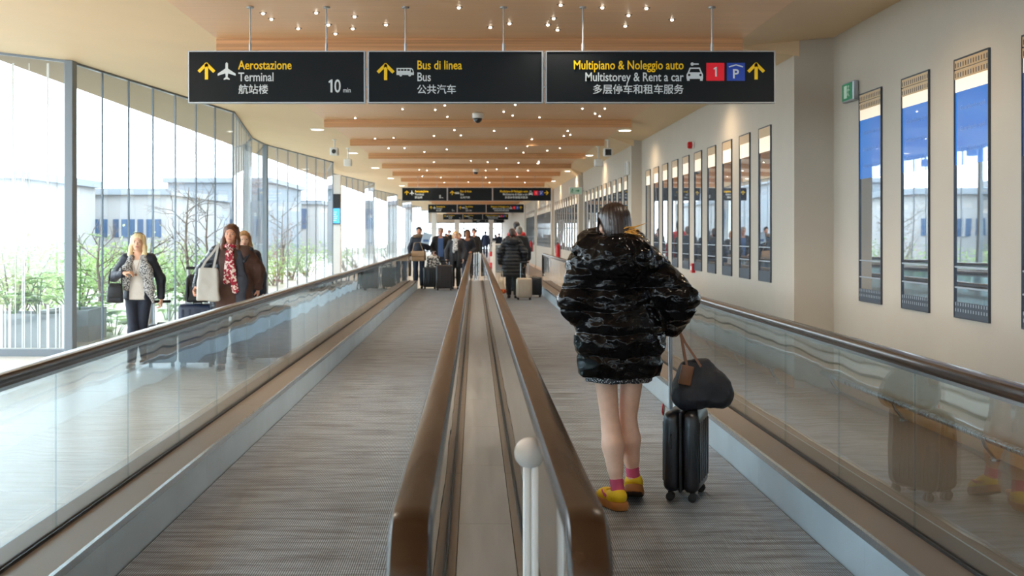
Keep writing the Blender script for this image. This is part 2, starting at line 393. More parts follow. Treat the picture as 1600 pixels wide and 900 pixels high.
def strip_window(n, x, yc, wd, z0, z1, film, label, seg_far):
    root = thing('window_%d' % n, label, 'window', (x, yc, 0), 0, kind='structure', group=None)
    h = wd / 2; D = .018
    f = MB()                                                      # frame bars stand 18 mm proud of the wall
    f.box(-D, 0, -h - .007, -h, z0, z1); f.box(-D, 0, h, h + .007, z0, z1)
    f.box(-D, 0, -h, h, z1 - .012, z1); f.box(-D, 0, -h, h, z0, z0 + .012); f.build('frame', M_sfr, root)
    gh = .15 if not seg_far else .11
    zt = z1 - gh; zb = z0 + .12
    zl_ = zt - (.10 if film else .17)
    g = MB().box(-.006, -.001, -h, h, zb, zl_ if not film else zl_ - .55); g.build('glass', M_sgl, root)
    MB().box(-.008, -.001, -h, h, zl_, zt).build('cove_light', M_lit, root)
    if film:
        fl = MB().box(-.0065, -.001, -h, h, zl_ - .55, zl_).build('glowing_blue_film', M_film, root)
        t = MB()
        for q, s in enumerate(['Guardando quel', 'Guardando quel', 'Guardando quel']):
            V, F, wv = text_mesh(s, .05, .95, 0, .0004)
            for v in [0]:
                t.add([(-.0072 - p[2], h * .72 - p[0] * (wd * .74 / max(wv, .01)), zl_ - .14 - q * .155 + p[1]) for p in V], F)
        t.build('lettering', M_ltxt, fl)
    u = MB()
    for r_ in range(2 if not seg_far else 1):                     # perforated head plate
        zz = z1 - .012 - gh / (2 if not seg_far else 1) * r_
        u.box(-.014, -.002, -h, h, zz - gh / (2 if not seg_far else 1) + .008, zz)
    u.build('upper_grille', M_gril, root)
    if not seg_far:
        u2 = MB(); m = 13
        for r_ in range(2):
            for i in range(m):
                yy = -h + (i + .5) * wd / m; zz = z1 - .012 - gh / 2 * r_
                u2.box(-.0148, -.0138, yy - .007, yy + .007, zz - .055, zz - .02)
        u2.build('slots', M_sfr, root.children[-1])
    l = MB().box(-.014, -.002, -h, h, z0 + .012, zb).build('lower_grille', M_grild, root)
    if not seg_far:
        u2 = MB(); m = 13
        for r_ in range(2):
            for i in range(m):
                yy = -h + (i + .5) * wd / m; zz = z0 + .06 + .045 * r_
                u2.box(-.0148, -.0138, yy - .006, yy + .006, zz - .012, zz + .012)
        u2.build('slots', M_alu, l)
    r_ = MB()
    for zz in (z0 + .62 * .62, z0 + .46 * .5): r_.box(-.013, -.002, -h, h, zz - .006, zz + .006)
    r_.build('transom', M_alu, root)
sw = 40
for i in range(7):                                                  # near bay; the unseen nearest ones are added to tint the jacket
    yc = 10.30 - 1.05 * i
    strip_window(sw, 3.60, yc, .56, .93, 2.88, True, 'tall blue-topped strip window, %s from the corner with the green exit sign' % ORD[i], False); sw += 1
for bi, (y0, x, nw, wd, sp, z0, z1, nm) in enumerate([(12.5, 3.2, 10, .50, .935, 1.03, 2.76, 'second'), (22.55, 3.0, 10, .48, .9, 1.05, 2.74, 'third'),
                                                       (32.3, 2.88, 10, .48, .92, 1.05, 2.72, 'fourth'), (42.4, 2.80, 10, .48, .93, 1.05, 2.7, 'fifth'), (53, 2.76, 9, .48, .95, 1.05, 2.7, 'sixth')]):
    for i in range(nw):
        strip_window(sw, x, y0 + sp * i, wd, z0, z1, False, 'narrow mirror-like strip window, %s from the viewer in the %s wall bay' % (ORD[i], nm), True); sw += 1
# ================================================================ the two moving walkways
ZB, ZD, ZR = 0.06, 0.28, 1.04          # belt, deck, handrail top
YN, YF = 1.2, 31.0
M_rail = mat('handrail_rubber', srgb(44, 29, 19), 0.24, spec=0.6, var=0.3, vscale=(30, 1.2, 30), coat=0.1)
M_railmark = mat('handrail_scuff', srgb(36, 28, 22), .5)
M_deck = mat('deck_bronze', srgb(124, 110, 98), 0.45, 0.35, var=0.06, vscale=(60, 3, 4), rvar=0.06)
M_skirt = mat('skirt_steel', srgb(196, 212, 222), 0.36, 0.4, var=0.1, vscale=(2, 2, 3), rvar=0.08)
M_lip = mat('skirt_lip', srgb(200, 206, 210), 0.25, 1.0)
M_seal = mat('glass_seal', srgb(24, 22, 22), 0.55)
def belt_mat():
    m = bpy.data.materials.new('belt_pallets'); m.use_nodes = True; N = m.node_tree.nodes; L = m.node_tree.links; b = N['Principled BSDF']
    tc = N.new('ShaderNodeTexCoord')
    wv = N.new('ShaderNodeTexWave'); wv.bands_direction = 'X'; wv.inputs['Scale'].default_value = 29.9; L.new(tc.outputs['Object'], wv.inputs['Vector'])
    w2 = N.new('ShaderNodeTexWave'); w2.bands_direction = 'Y'; w2.inputs['Scale'].default_value = 14.0; L.new(tc.outputs['Object'], w2.inputs['Vector'])
    mp = N.new('ShaderNodeMapping'); mp.inputs['Scale'].default_value = (2.0, 17, 1); L.new(tc.outputs['Object'], mp.inputs[0])
    nz = N.new('ShaderNodeTexNoise'); nz.inputs['Scale'].default_value = 1; nz.inputs['Detail'].default_value = 7; nz.inputs['Roughness'].default_value = .68; L.new(mp.outputs[0], nz.inputs['Vector'])
    r1 = N.new('ShaderNodeValToRGB'); r1.color_ramp.elements[0].position = .34; r1.color_ramp.elements[1].position = .58
    r1.color_ramp.elements[0].color = (*srgb(92, 94, 98), 1); r1.color_ramp.elements[1].color = (*srgb(178, 190, 204), 1); L.new(nz.outputs[0], r1.inputs[0])
    r2 = N.new('ShaderNodeValToRGB'); r2.color_ramp.elements[0].position = .25; r2.color_ramp.elements[1].position = .6
    r2.color_ramp.elements[0].color = (.2, .2, .21, 1); r2.color_ramp.elements[1].color = (1, 1, 1, 1); L.new(wv.outputs[0], r2.inputs[0])
    mx = N.new('ShaderNodeMix'); mx.data_type = 'RGBA'; mx.blend_type = 'MULTIPLY'; mx.inputs[0].default_value = 1
    L.new(r1.outputs[0], mx.inputs[6]); L.new(r2.outputs[0], mx.inputs[7])
    r3 = N.new('ShaderNodeValToRGB'); r3.color_ramp.elements[0].color = (.62, .62, .62, 1); r3.color_ramp.elements[1].color = (1, 1, 1, 1); L.new(w2.outputs[0], r3.inputs[0])
    m2 = N.new('ShaderNodeMix'); m2.data_type = 'RGBA'; m2.blend_type = 'MULTIPLY'; m2.inputs[0].default_value = 1
    L.new(mx.outputs[2], m2.inputs[6]); L.new(r3.outputs[0], m2.inputs[7]); L.new(m2.outputs[2], b.inputs['Base Color'])
    b.inputs['Roughness'].default_value = .42; b.inputs['Metallic'].default_value = .1
    bp = N.new('ShaderNodeBump'); bp.inputs['Strength'].default_value = .4; bp.inputs['Distance'].default_value = .004
    L.new(wv.outputs[0], bp.inputs['Height']); L.new(bp.outputs[0], b.inputs['Normal'])
    return m
M_belt = belt_mat()
RPROF = [(-.037, -.052), (-.0415, -.04), (-.0415, -.018), (-.034, -.005), (-.018, 0), (.018, 0), (.034, -.005), (.0415, -.018), (.0415, -.04), (.037, -.052), (.026, -.052), (.026, -.036), (-.026, -.036), (-.026, -.052)]
def rail_path(x, yn, yf, newel):
    r = .15; P = []
    zt = ZR
    if newel:
        P += [(x, yn + .36, .36), (x, yn + .2, .40)]
        for i in range(5):
            a = PI * .5 + PI * .5 * i / 4 * 1.0
            P.append((x, yn + .14 + .14 * math.cos(a), .54 - .14 * math.sin(a)))
        for i in range(9):
            a = PI - PI / 2 * i / 8
            P.append((x, yn + r + r * math.cos(a), zt - r + r * math.sin(a)))
    else: P.append((x, yn, zt))
    yy = yn + r
    while yy < yf - .6: yy += 1.0; P.append((x, min(yy, yf - .3), zt))
    if newel:
        for i in range(7):
            a = PI / 2 * i / 6
            P.append((x, yf - r + r * math.sin(a), zt - r + r * math.cos(a)))
        P += [(x, yf, .55), (x, yf - .1, .4)]
    return P
def balustrade(root, sgn, glass_x, deck_in, deck_out, skirt_x, seams, yn, pane=None, pname='glass_panel'):
    """glass, rail, seals, deck and skirt; sgn: side on which the belt lies (+1 belt at larger x)"""
    gx = glass_x
    P = rail_path(gx, yn, YF, True)
    rl = MB().sweep(P, RPROF, (1, 0, 0)).build('handrail', M_rail, root, smooth=True)
    MB().sweep([(p[0], p[1], p[2]) for p in P[5:-3]], [(-.012, -.075), (.012, -.075), (.012, -.037), (-.012, -.037)], (1, 0, 0)).build('handrail_guide', M_lip, root)
    t = .006
    for i in range(len(seams) - 1):
        y0, y1 = seams[i] + .003, seams[i + 1] - .003
        g = MB()
        if i == 0:                                            # rounded newel pane
            pts = [(y1, ZD), (y1, ZR - .045), (y0 + .13, ZR - .045)]
            for q in range(1, 7):
                a = PI / 2 * q / 6; pts.append((y0 + .13 - .12 * math.sin(a), ZR - .165 + .12 * math.cos(a)))
            pts += [(y0 + .01, .54), (y0 + .06, .40), (y0 + .2, ZD)]
            g.prism(pts, lambda u, v, k: (gx - t + 2 * t * k, u, v))
        else:
            g.box(gx - t, gx + t, y0, y1, ZD, ZR - .045)
        g.build(pname, pane or M_baln, root)
    MB().box(gx - .014, gx - t - .001, yn + .1, YF, ZD - .002, ZD + .014).build('glass_seal', M_seal, root)
    MB().box(gx + t + .001, gx + .014, yn + .1, YF, ZD - .002, ZD + .014).build('glass_seal', M_seal, root)
    a, c = sorted((deck_in, deck_out))
    dk = MB(); y = YN
    while y < YF:
        y1 = min(y + 2.4, YF); dk.box(a, c, y + .0015, y1 - .0015, ZD - .03, ZD); y = y1
    dk.build('deck', M_deck, root)
    s0, s1 = sorted((skirt_x, skirt_x - sgn * .02))
    sk = MB(); y = YN
    while y < YF:
        y1 = min(y + 1.8, YF); sk.box(s0, s1, y + .001, y1 - .001, ZB - .02, ZD - .028); y = y1
    sk.build('skirt', M_skirt, root)
    s0, s1 = sorted((skirt_x + sgn * .004, skirt_x - sgn * .016))
    MB().box(s0, s1, YN, YF, ZD - .03, ZD + .004).build('skirt_lip', M_lip, root)
def seam_list(first, step, yn):
    out = [yn]; y = first
    while y - step > yn + .4: y -= step
    while y < YF - .3: out.append(y); y += step
    return out + [YF - .1]
for sd, nm in ((-1, 'left'), (1, 'right')):
    root = thing('moving_walkway', 'empty left moving walkway between its glass sides, nearer the windows' if sd < 0 else 'right moving walkway carrying the girl in the shiny black jacket', 'moving walkway', (0, 0, 0))
    x0, x1 = sorted((sd * .365, sd * 1.62))
    MB().box(x0, x1, YN, YF, 0.004, ZB).build('belt', M_belt, root)
    balustrade(root, -sd, sd * 1.845, sd * 1.625, sd * 1.98, sd * 1.625, seam_list(4.81, 1.0, 1.9), 1.9)     # outer side
    balustrade(root, sd, sd * .165, sd * .36, sd * .118, sd * .36, seam_list(5.0, 2.5, 2.0), 2.0, M_inner)               # inner side
    a, c = sorted((sd * 1.98, sd * 1.99))
    MB().box(a, c, YN, YF, 0.002, ZD).build('outer_cladding', M_skirt, root)
    MB().box(x0 + .01, x1 - .01, YF, YF + .35, .002, ZB + .004).build('comb_plate', M_steel, root)
# centre cover strip between the two inner glass sides
root = thing('centre_cover', 'narrow brushed metal cover strip between the two inner handrails', 'cover strip', (0, 0, 0))
M_cov = mat('cover_metal', srgb(168, 166, 164), .4, .6, var=.1, vscale=(20, 1.5, 1), rvar=.08)
cv = MB(); y = YN
while y < YF:
    y1 = min(y + 1.25, YF); cv.box(-.115, .115, y + .001, y1 - .001, ZD - .03, ZD); y = y1
cv.build('cover_plate', M_cov, root)
# white post with a ball top standing on the cover between the glass sides
root = thing('ball_top_post', 'short white post with a round ball top beside the right inner handrail', 'post', (.112, 3.15, ZD))
b = MB(); b.rbox(-.021, -.002, -.02, .02, 0, .63, .004, 2); b.rbox(.002, .021, -.02, .02, 0, .63, .004, 2); b.box(-.003, .003, -.014, .014, 0, .63)
b.build('pole', M_white, root, smooth=True)
MB().ball((-.003, 0, .665), .044, 28, 18, M=None).build('ball', mat('white_ball', srgb(232, 234, 234), .25), root, smooth='full')
# bumper rails on bent feet along both corridor sides
def bumper(x, y0, y1, side, label, off=.12, step=1.65):
    r = thing('bumper_rail', label, 'rail', (x, y0, 0))
    L = y1 - y0
    MB().tube([(0, 0, .17), (0, L, .17)], .024, 14).build('rail', M_steel, r, smooth=True)
    y = off
    while y < L:
        MB().tube([(0, y, .17), (side * .03, y, .10), (side * .1, y, .012)], .013, 8).lathe([(.035, 0), (.035, .012)], (side * .1, y, 0), 14).build('foot', M_steel, r, smooth=True)
        y += step
bumper(3.44, 1.0, 11.25, 1, 'chrome bumper rail on bent feet along the near right wall')
bumper(3.04, 11.6, 21.6, 1, 'chrome bumper rail along the second right wall bay')
bumper(2.86, 22.0, 31.3, 1, 'chrome bumper rail along the third right wall bay')
bumper(-4.72, 4.95, 13.9, -1, 'chrome bumper rail on the left corridor floor near the viewer', .7, 1.9)
# ================================================================ hanging direction signs
M_sb = mat('sign_black', srgb(22, 28, 33), .6, spec=.2)
M_sy = mat('sign_yellow', srgb(250, 208, 10), .5)
M_sw = mat('sign_white', srgb(214, 226, 232), .5)
M_sred = mat('sign_red', srgb(250, 20, 48), .5)
M_sblue = mat('sign_blue', srgb(12, 68, 178), .5)
M_sgrn = mat('sign_green', srgb(20, 150, 80), .5)
SC = 1 / 187.0                                     # metres per photo pixel on the near sign
class Board:
    def __init__(s, root): s.root = root
    def pt(s, u, v, k): return (u * SC, -.031 - .003 * k, -v * SC)       # u, v in px from the board's top left
    def poly(s, name, polys, m, parent=None):
        b = MB()
        for p in polys: b.prism(p, s.pt)
        return b.build(name, m, parent or s.root)
    def text(s, name, txt, u, v, h, m, xs=.8, bold=.0, right=False, parent=None):
        V, F, wd = text_mesh(txt, h * SC, xs, bold)
        x0 = u * SC - (wd if right else 0)
        b = MB().add([(x0 + p[0], -.032 - p[2], -v * SC + p[1]) for p in V], F)
        return b.build(name, m, parent or s.root)
def strokes(b, segs, wd, pt):
    for (x0, y0), (x1, y1) in segs:
        dx, dy = x1 - x0, y1 - y0; l = math.hypot(dx, dy); nx, ny = -dy / l * wd / 2, dx / l * wd / 2
        b.prism([(x0 + nx, y0 + ny), (x1 + nx, y1 + ny), (x1 - nx, y1 - ny), (x0 - nx, y0 - ny)], pt)
def circ(cx, cy, r, n=14): return [(cx + r * math.cos(2 * PI * i / n), cy + r * math.sin(2 * PI * i / n)) for i in range(n)]
def arrow(bd, cx, cy, rot=0, k=1.0):
    b = MB(); c, s_ = math.cos(rot), math.sin(rot)
    R = lambda p: (cx + (p[0] * c - p[1] * s_) * k, cy + (p[0] * s_ + p[1] * c) * k)
    strokes(b, [(R((0, 13)), R((0, -11))), (R((-12.2, 1)), R((.9, -12))), (R((12.2, 1)), R((-.9, -12)))], 5.0 * k, bd.pt)
    b.build('arrow', M_sy, bd.root)
def sign_panel(kind, x_px, w_px, origin, label, mins=None, right_arrow=False):
    root = thing('hanging_sign', label, 'sign', (origin.x + x_px * SC, origin.y, origin.z), 0, 'hanging direction signs')
    wd, ht = w_px * SC, 78 * SC
    MB().rbox(0, wd, -.03, .03, -ht, 0, .004, 1).build('board', M_sb, root)
    f = MB(); t = .009
    f.box(-t, wd + t, -.034, .034, 0, t); f.box(-t, wd + t, -.034, .034, -ht - t, -ht); f.box(-t, 0, -.034, .034, -ht, 0); f.box(wd, wd + t, -.034, .034, -ht, 0)
    f.build('frame', M_alu, root)
    for fx in ({'air': (.345, .783), 'bus': (.21, .78), 'car': (.16, .73)}[kind]):
        r = MB(); top = ZC - origin.z
        r.tube([(wd * fx, 0, 0), (wd * fx, 0, top)], .0055, 8); r.tube([(wd * fx, 0, .0), (wd * fx, 0, .075)], .011, 8)
        r.lathe([(.03, top - .012), (.03, top)], (wd * fx, 0, 0), 14); r.build('suspension_rod', M_alu, root, smooth=True)
    if kind != 'car':                                       # twin bars linking to the next board
        r = MB(); gap = 8 * SC
        for q in (2.4, 5.4): r.bar((wd + q * SC, 0, -ht - .004), (wd + q * SC, 0, .004), .007, .02)
        for v in (26, 54): r.bar((wd, 0, -v * SC), (wd + gap, 0, -v * SC), .012, .012)
        r.build('link_bars', M_alu, root)
    bd = Board(root)
    if kind == 'air':
        arrow(bd, 27, 30)
        pl = [(-1.9, -12), (0, -14), (1.9, -12), (2.1, -4), (14, 4), (14, 7.2), (2.1, 3.4), (1.5, 9.2), (4.6, 11.6), (4.6, 13.6), (0, 12.4), (-4.6, 13.6), (-4.6, 11.6), (-1.5, 9.2), (-2.1, 3.4), (-14, 7.2), (-14, 4), (-2.1, -4)]
        bd.poly('aeroplane_symbol', [[(58.5 + u, 30 + v) for u, v in pl]], M_sw)
        bd.text('lettering', 'Aerostazione', 76.5, 27, 19.5, M_sy, .79, .0011); bd.text('lettering', 'Terminal', 76.5, 45.5, 19.5, M_sw, .79, .0009)
        bd.text('lettering', '航站楼', 76.5, 64, 15.6, M_sw, 1.0, .0008)
        if mins:
            b = MB(); u = 236
            for ch in mins[::-1]:
                if ch == '1': b.prism([(u - 3.2, 63), (u, 63), (u, 43), (u - 2.4, 43), (u - 6.6, 46.4), (u - 5.2, 48.4), (u - 3.2, 47)], bd.pt); u -= 10
                else:
                    V, F, wd_ = text_mesh(ch, 29 * SC, .74, .0011); b.add([(u * SC - wd_ + p_[0], -.032 - p_[2], -63 * SC + p_[1]) for p_ in V], F); u -= wd_ / SC + 2.5
            b.build('minutes', M_sw, root); bd.text('lettering', 'min', 239.5, 63, 10.5, M_sw, .8, .0003)
    elif kind == 'bus':
        arrow(bd, 26, 31)
        bs = [(43, 25), (66, 25), (68.5, 27), (70, 32), (70, 36), (43, 36)]
        b = MB(); b.prism(bs, bd.pt)
        for cx in (49.5, 63.5): b.prism(circ(cx, 36.2, 2.1), bd.pt)
        ic = b.build('bus_symbol', M_sw, root)
        b = MB(); up = lambda u, v, k: (u * SC, -.0345 - .001 * k, -v * SC)
        for q in range(4): b.prism([(45 + q * 4.9, 27), (48.9 + q * 4.9, 27), (48.9 + q * 4.9, 29.6), (45 + q * 4.9, 29.6)], up)
        b.prism([(65.2, 27.2), (67.2, 27.4), (68.6, 32), (65.2, 32)], up)
        b.build('symbol_windows', M_sb, ic)
        bd.text('lettering', 'Bus di linea', 74.5, 27, 19.5, M_sy, .79, .0011); bd.text('lettering', 'Bus', 74.5, 45.5, 19.5, M_sw, .79, .0009)
        bd.text('lettering', '公共汽车', 74.5, 64, 15.4, M_sw, 1.0, .0008)
    else:
        bd.text('lettering', 'Multipiano & Noleggio auto', 213, 27, 19.5, M_sy, .79, .0011, right=True)
        bd.text('lettering', 'Multistorey & Rent a car', 213, 45.5, 19.5, M_sw, .79, .0009, right=True)
        bd.text('lettering', '多层停车和租车服务', 213, 64, 15.8, M_sw, 1.0, .0008, right=True)
        b = MB(); cx, cy = 230.5, 31
        b.prism([(cx - 8, cy - 6.5), (cx + 8, cy - 6.5), (cx + 11, cy + 1), (cx + 12.8, cy + 4), (cx + 12.8, cy + 11), (cx - 12.8, cy + 11), (cx - 12.8, cy + 4), (cx - 11, cy + 1)], bd.pt)
        for q in (-10.2, 10.2): b.prism([(cx + q - 2, cy + 11), (cx + q + 2, cy + 11), (cx + q + 2, cy + 14), (cx + q - 2, cy + 14)], bd.pt)
        b.prism(circ(cx - 4, cy - 12, 2.6), bd.pt); b.prism([(cx - 2, cy - 13), (cx + 6, cy - 13), (cx + 6, cy - 11), (cx - 2, cy - 11)], bd.pt)
        ic = b.build('car_symbol', M_sw, root)
        up = lambda u, v, k: (u * SC, -.0345 - .001 * k, -v * SC)
        b = MB(); b.prism([(cx - 6.6, cy - 4.3), (cx + 6.6, cy - 4.3), (cx + 8.6, cy + .8), (cx - 8.6, cy + .8)], up)
        for q in (-8.8, 8.8): b.prism(circ(cx + q, cy + 5, 1.9), up)
        b.build('symbol_windows', M_sb, ic)
        sq = bd.poly('red_square', [[(248.5, 17), (276.5, 17), (276.5, 45), (248.5, 45)]], M_sred)
        MB().prism([(262.2, 38.5), (264.6, 38.5), (264.6, 23.6), (262.8, 23.6), (259.4, 26), (260.4, 27.8), (262.2, 26.6)], lambda u, v, k: (u * SC, -.0345 - .003 * k, -v * SC)).build('numeral', M_sw, sq)
        sq = bd.poly('blue_square', [[(280.5, 17), (308.5, 17), (308.5, 45), (280.5, 45)]], M_sblue)
        V, F, wd_ = text_mesh('P', 20 * SC, 1.0, .002)
        b = MB().add([(294 * SC - wd_ / 2 + p[0], -.0352 - p[2], -41 * SC + p[1]) for p in V], F)
        strokes(b, [((283.5, 23.5), (294.5, 20.3)), ((294.5, 20.3), (305.5, 23.5))], 1.8, lambda u, v, k: (u * SC, -.0345 - .003 * k, -v * SC)); b.build('letter_under_roof', M_sw, sq)
        arrow(bd, 326, 30, PI / 2 if right_arrow else 0)
rows = [(9.36, 742, '10', False, 'nearest row', 0), (36.75, 742, '8', True, 'second row', 0), (57.2, 741, '6', False, 'third row', 0), (84, 742, '4', False, 'fourth row', 0), (105, 742, '2', False, 'small fifth row offset to the right', 2.15)]
for D, xc, mn, ra, nm, off in rows:
    o = Vector((CAMX + (297 - VX) * SC + off, D, CAMZ + (366 - 82) * SC))
    sign_panel('air', 0, 272, o, 'black terminal sign showing %s min with yellow arrow, %s' % (mn, nm), mn)
    sign_panel('bus', 280, 269, o, 'black bus sign with yellow arrow, %s' % nm)
    sign_panel('car', 557, 354, o, 'black multistorey and rental car sign with red and blue squares, %s' % nm.replace(' offset to the right', ''), None, ra)

# ================================================================ ceiling fittings
M_glow = mat('lamp_lens', (1, .95, .85), .4, emit=(1, .9, .75), estr=9)
M_trimd = mat('lamp_trim', srgb(120, 96, 74), .4, .5)
def pin_light():
    r = thing('pin_spotlight', 'tiny lit pin spotlight in the wooden ceiling field', 'ceiling light', (0, 0, 0), 0, 'tiny pin spotlights scattered over the wooden ceiling')
    MB().lathe([(.03, -.004), (.034, 0)], (0, 0, 0), 14).build('trim_ring', M_trimd, r)
    MB().lathe([(.010, -.014), (.015, -.003)], (0, 0, 0), 12).build('lens', M_glow, r)
    return r
dots = [(494,19),(411,20),(424,29),(466,44),(554,25),(513,38),(524,52),(551,44),(603,38),(717,11),(766,42),(796,36),(856,38),(871,46),(865,28),(876,7),(941,11),(982,23),(977,40),(1050,30),(1010,12),
        (555,184),(629,170),(680,171),(699,182),(787,174),(801,180),(843,183),(910,169),(930,177),(937,181),(945,169),(695,164),(805,163),(586,216),(615,215),(710,203),(678,212),(720,211),(772,204),(887,204),(881,212),(891,210),(831,217),
        (607,231),(632,231),(663,237),(698,233),(791,231),(818,238),(855,235),(875,231),(824,228),(678,253),(736,251),(762,253),(810,254),(842,254),(655,265),(667,266),(776,264),(825,266),(759,266),(840,255),(660,275),(689,277),(759,277),(808,276),(765,285),(694,285),(732,284),(820,285),(842,252)]
pl0 = None
for i, (px, py) in enumerate(dots):
    s_ = (VY - py) / (ZC - CAMZ); D = FPX / s_; x = CAMX + (px - VX) / s_
    ph = (D - 10.85) % 3.87
    if ph < .62: D += .65 - ph
    elif ph > 3.8: D -= .1
    if pl0 is None: pl0 = pin_light(); pl0.location = (x, D, ZC); r = pl0
    else: r = dup(pl0, (x, D, ZC))
    if i % 5 == 0: lamp('SPOT', 'pin_beam', (0, 0, -.03), LAMPS['spot'], (1, .86, .68), r, spot_size=2.2, spot_blend=.8, shadow_soft_size=.05)
for i, (x, D) in enumerate([(-1.5, 5.2), (1.3, 5.6)]):  # two unseen pins added to brighten the near belt
    r = dup(pl0, (x, D, ZC)); lamp('SPOT', 'pin_beam', (0, 0, -.03), LAMPS['spot'] * 1.5, (1, .88, .72), r, spot_size=2.2, spot_blend=.8, shadow_soft_size=.05)
M_disc = mat('soffit_lamp_face', (1, .96, .88), .4, emit=(1, .9, .76), estr=3.0)
def soffit_lamp(x, D, z, side, idx):
    sl = (.12 if side < 0 else 0)
    r = thing('soffit_downlight', 'round white downlight in the %s soffit, %s along it from the viewer' % ('window-side' if side < 0 else 'wall-side', ORD[idx]), 'ceiling light', (x, D, z - .004), 0, 'round downlights in the soffits')
    MB().lathe([(.125, -.014), (.14, .004)], (0, 0, 0), 26).build('trim_ring', M_white, r, smooth=True)
    MB().lathe([(.11, -.0165), (.11, -.012)], (0, 0, 0), 26).build('diffuser', M_disc, r)
    l = lamp('SPOT', 'downlight_beam', (0, 0, -.03), LAMPS['soffit'], (1, .76, .50), r, spot_size=2.7, spot_blend=.9, shadow_soft_size=.1)
def zr(x, D):
    for y0, y1, xx, zz in BAYS:
        if y0 <= D < y1: return ZC + (zz - ZC) * (x - 2.55) / (xx - 2.55)
for i in range(10):
    D = -3.3 + 6.0 * i
    soffit_lamp(-2.95, D, zl(-2.95) , -1, i)
    D -= .5
    soffit_lamp(2.66, D, zr(2.66, D), 1, i)
# dome cameras
def dome(D, x, label):
    r = thing('dome_camera', label, 'camera', (x, D, ZC))
    MB().lathe([(.055, -.0), (.085, -.012), (.088, -.075), (.078, -.09)], (0, 0, 0), 28).build('housing', M_white, r, smooth=True)
    MB().lathe([(.07, -.088), (.067, -.112), (.05, -.142), (.025, -.158), (.001, -.163)], (0, 0, 0), 28).build('dome', mat('dome_black', srgb(16, 20, 26), .08, coat=.6), r, smooth='full')
dome(17.5, .0, 'white dome security camera under the wooden ceiling, nearest of the row')
dome(32.6, -.02, 'small white dome security camera farther along the wooden ceiling')
dome(51, .0, 'tiny distant dome security camera above the second row of signs')
# box cameras on drop rods
def box_cam(x, D, z, rod, label, dark):
    r = thing('box_camera', label, 'camera', (x, D, z))
    MB().tube([(0, 0, 0), (0, 0, -rod)], .018, 10).lathe([(.05, -.015), (.05, 0)], (0, 0, 0), 16).build('drop_rod', M_white, r, smooth=True)
    MB().rbox(-.085, .085, -.1, .1, -rod - .16, -rod, .02, 3).build('body', M_white, r, smooth=True)
    if dark == 'lens': MB().lathe([(.045, 0), (.04, .02)], (0, -.1, -rod - .08), 18, Matrix.Rotation(PI / 2, 3, 'X')).build('lens', M_darkm, r)
    if dark == 'screen': MB().rbox(-.06, .06, -.106, -.098, -rod - .145, -rod - .025, .003, 1).build('front_plate', M_darkm, r)
box_cam(-2.93, 23, zl(-2.93), .17, 'white box camera with dark lens on a drop rod, window side', 'lens')
box_cam(-2.9, 25.2, zl(-2.9), .25, 'white box sensor without lens on a drop rod, window side', None)
box_cam(2.60, 22.3, zr(2.6, 22.3), .17, 'white box camera with black front on a drop rod, wall side', 'screen')
box_cam(2.60, 24.0, zr(2.6, 24.0), .27, 'white box sensor on a drop rod, wall side, behind the black-fronted one', None)
# slim rectangular ceiling lamp fittings seen from close on the soffits
# ================================================================ wall fittings of the right side
M_grl = mat('exit_green', srgb(28, 140, 92), .5); M_exw = mat('exit_face', srgb(196, 226, 206), .5)
def running_man(b, f):
    b.prism(circ(.0, .045, .014), f)
    for seg in [((0, .03), (-.012, -.015)), ((-.012, -.015), (.018, -.05)), ((-.012, -.015), (-.045, -.04)), ((0, .025), (.03, .005)), ((0, .025), (-.032, .01))]:
        (x0, y0), (x1, y1) = seg; l = math.hypot(x1 - x0, y1 - y0); nx, ny = -(y1 - y0) / l * .006, (x1 - x0) / l * .006
        b.prism([(x0 + nx, y0 + ny), (x1 + nx, y1 + ny), (x1 - nx, y1 - ny), (x0 - nx, y0 - ny)], f)
r = thing('exit_sign', 'green and white running-man exit sign on the near right wall', 'exit sign', (3.6, 10.78, 2.93))
MB().rbox(-.06, 0, -.16, .16, -.095, .095, .012, 2).build('housing', M_alu, r)
MB().box(-.064, -.059, -.145, .145, -.08, .08).build('face', M_grl, r)
b = MB(); f_ = lambda u, v, k: (-.065 - .003 * k, -.05 - u, v); running_man(b, f_)
b.prism([(-.13, -.06), (-.045, -.06), (-.045, .06), (-.13, .06)], f_); b.build('running_man', M_exw, r)
r = thing('exit_sign', 'small green exit sign with white arrow facing the viewer at a far wall corner', 'exit sign', (2.82, 31.2, 2.77))
MB().rbox(-.24, .12, -.03, .03, -.1, .1, .012, 2).build('housing', M_white, r)
MB().box(-.225, .105, -.034, -.029, -.085, .085).build('face', M_exw, r)
b = MB(); f_ = lambda u, v, k: (u - .15, -.035 - .003 * k, v); running_man(b, f_)
b.prism([(.09, -.012), (.15, -.012), (.15, -.045), (.2, 0), (.15, .045), (.15, .012), (.09, .012)], f_); b.build('running_man', M_grl, r)
MB().box(.12, .18, -.012, .012, -.012, .012).build('bracket', M_alu, r)
M_red = mat('alarm_red', srgb(190, 18, 26), .35)
r = thing('fire_alarm', 'red fire alarm beacon high on the second wall bay', 'alarm', (3.2, 16.6, 2.88))
MB().rbox(-.03, 0, -.05, .05, -.05, .05, .01, 2).build('back_box', M_white, r)
MB().lathe([(.052, 0), (.052, .045), (.04, .065), (.01, .07)], (-.028, 0, 0), 20, Matrix.Rotation(-PI / 2, 3, 'Y')).build('beacon', M_red, r, smooth=True)
r = thing('fire_alarm', 'red fire alarm beacon beside the far green exit sign', 'alarm', (2.88, 32, 2.8))
MB().rbox(-.03, 0, -.05, .05, -.05, .05, .01, 2).build('back_box', M_white, r)
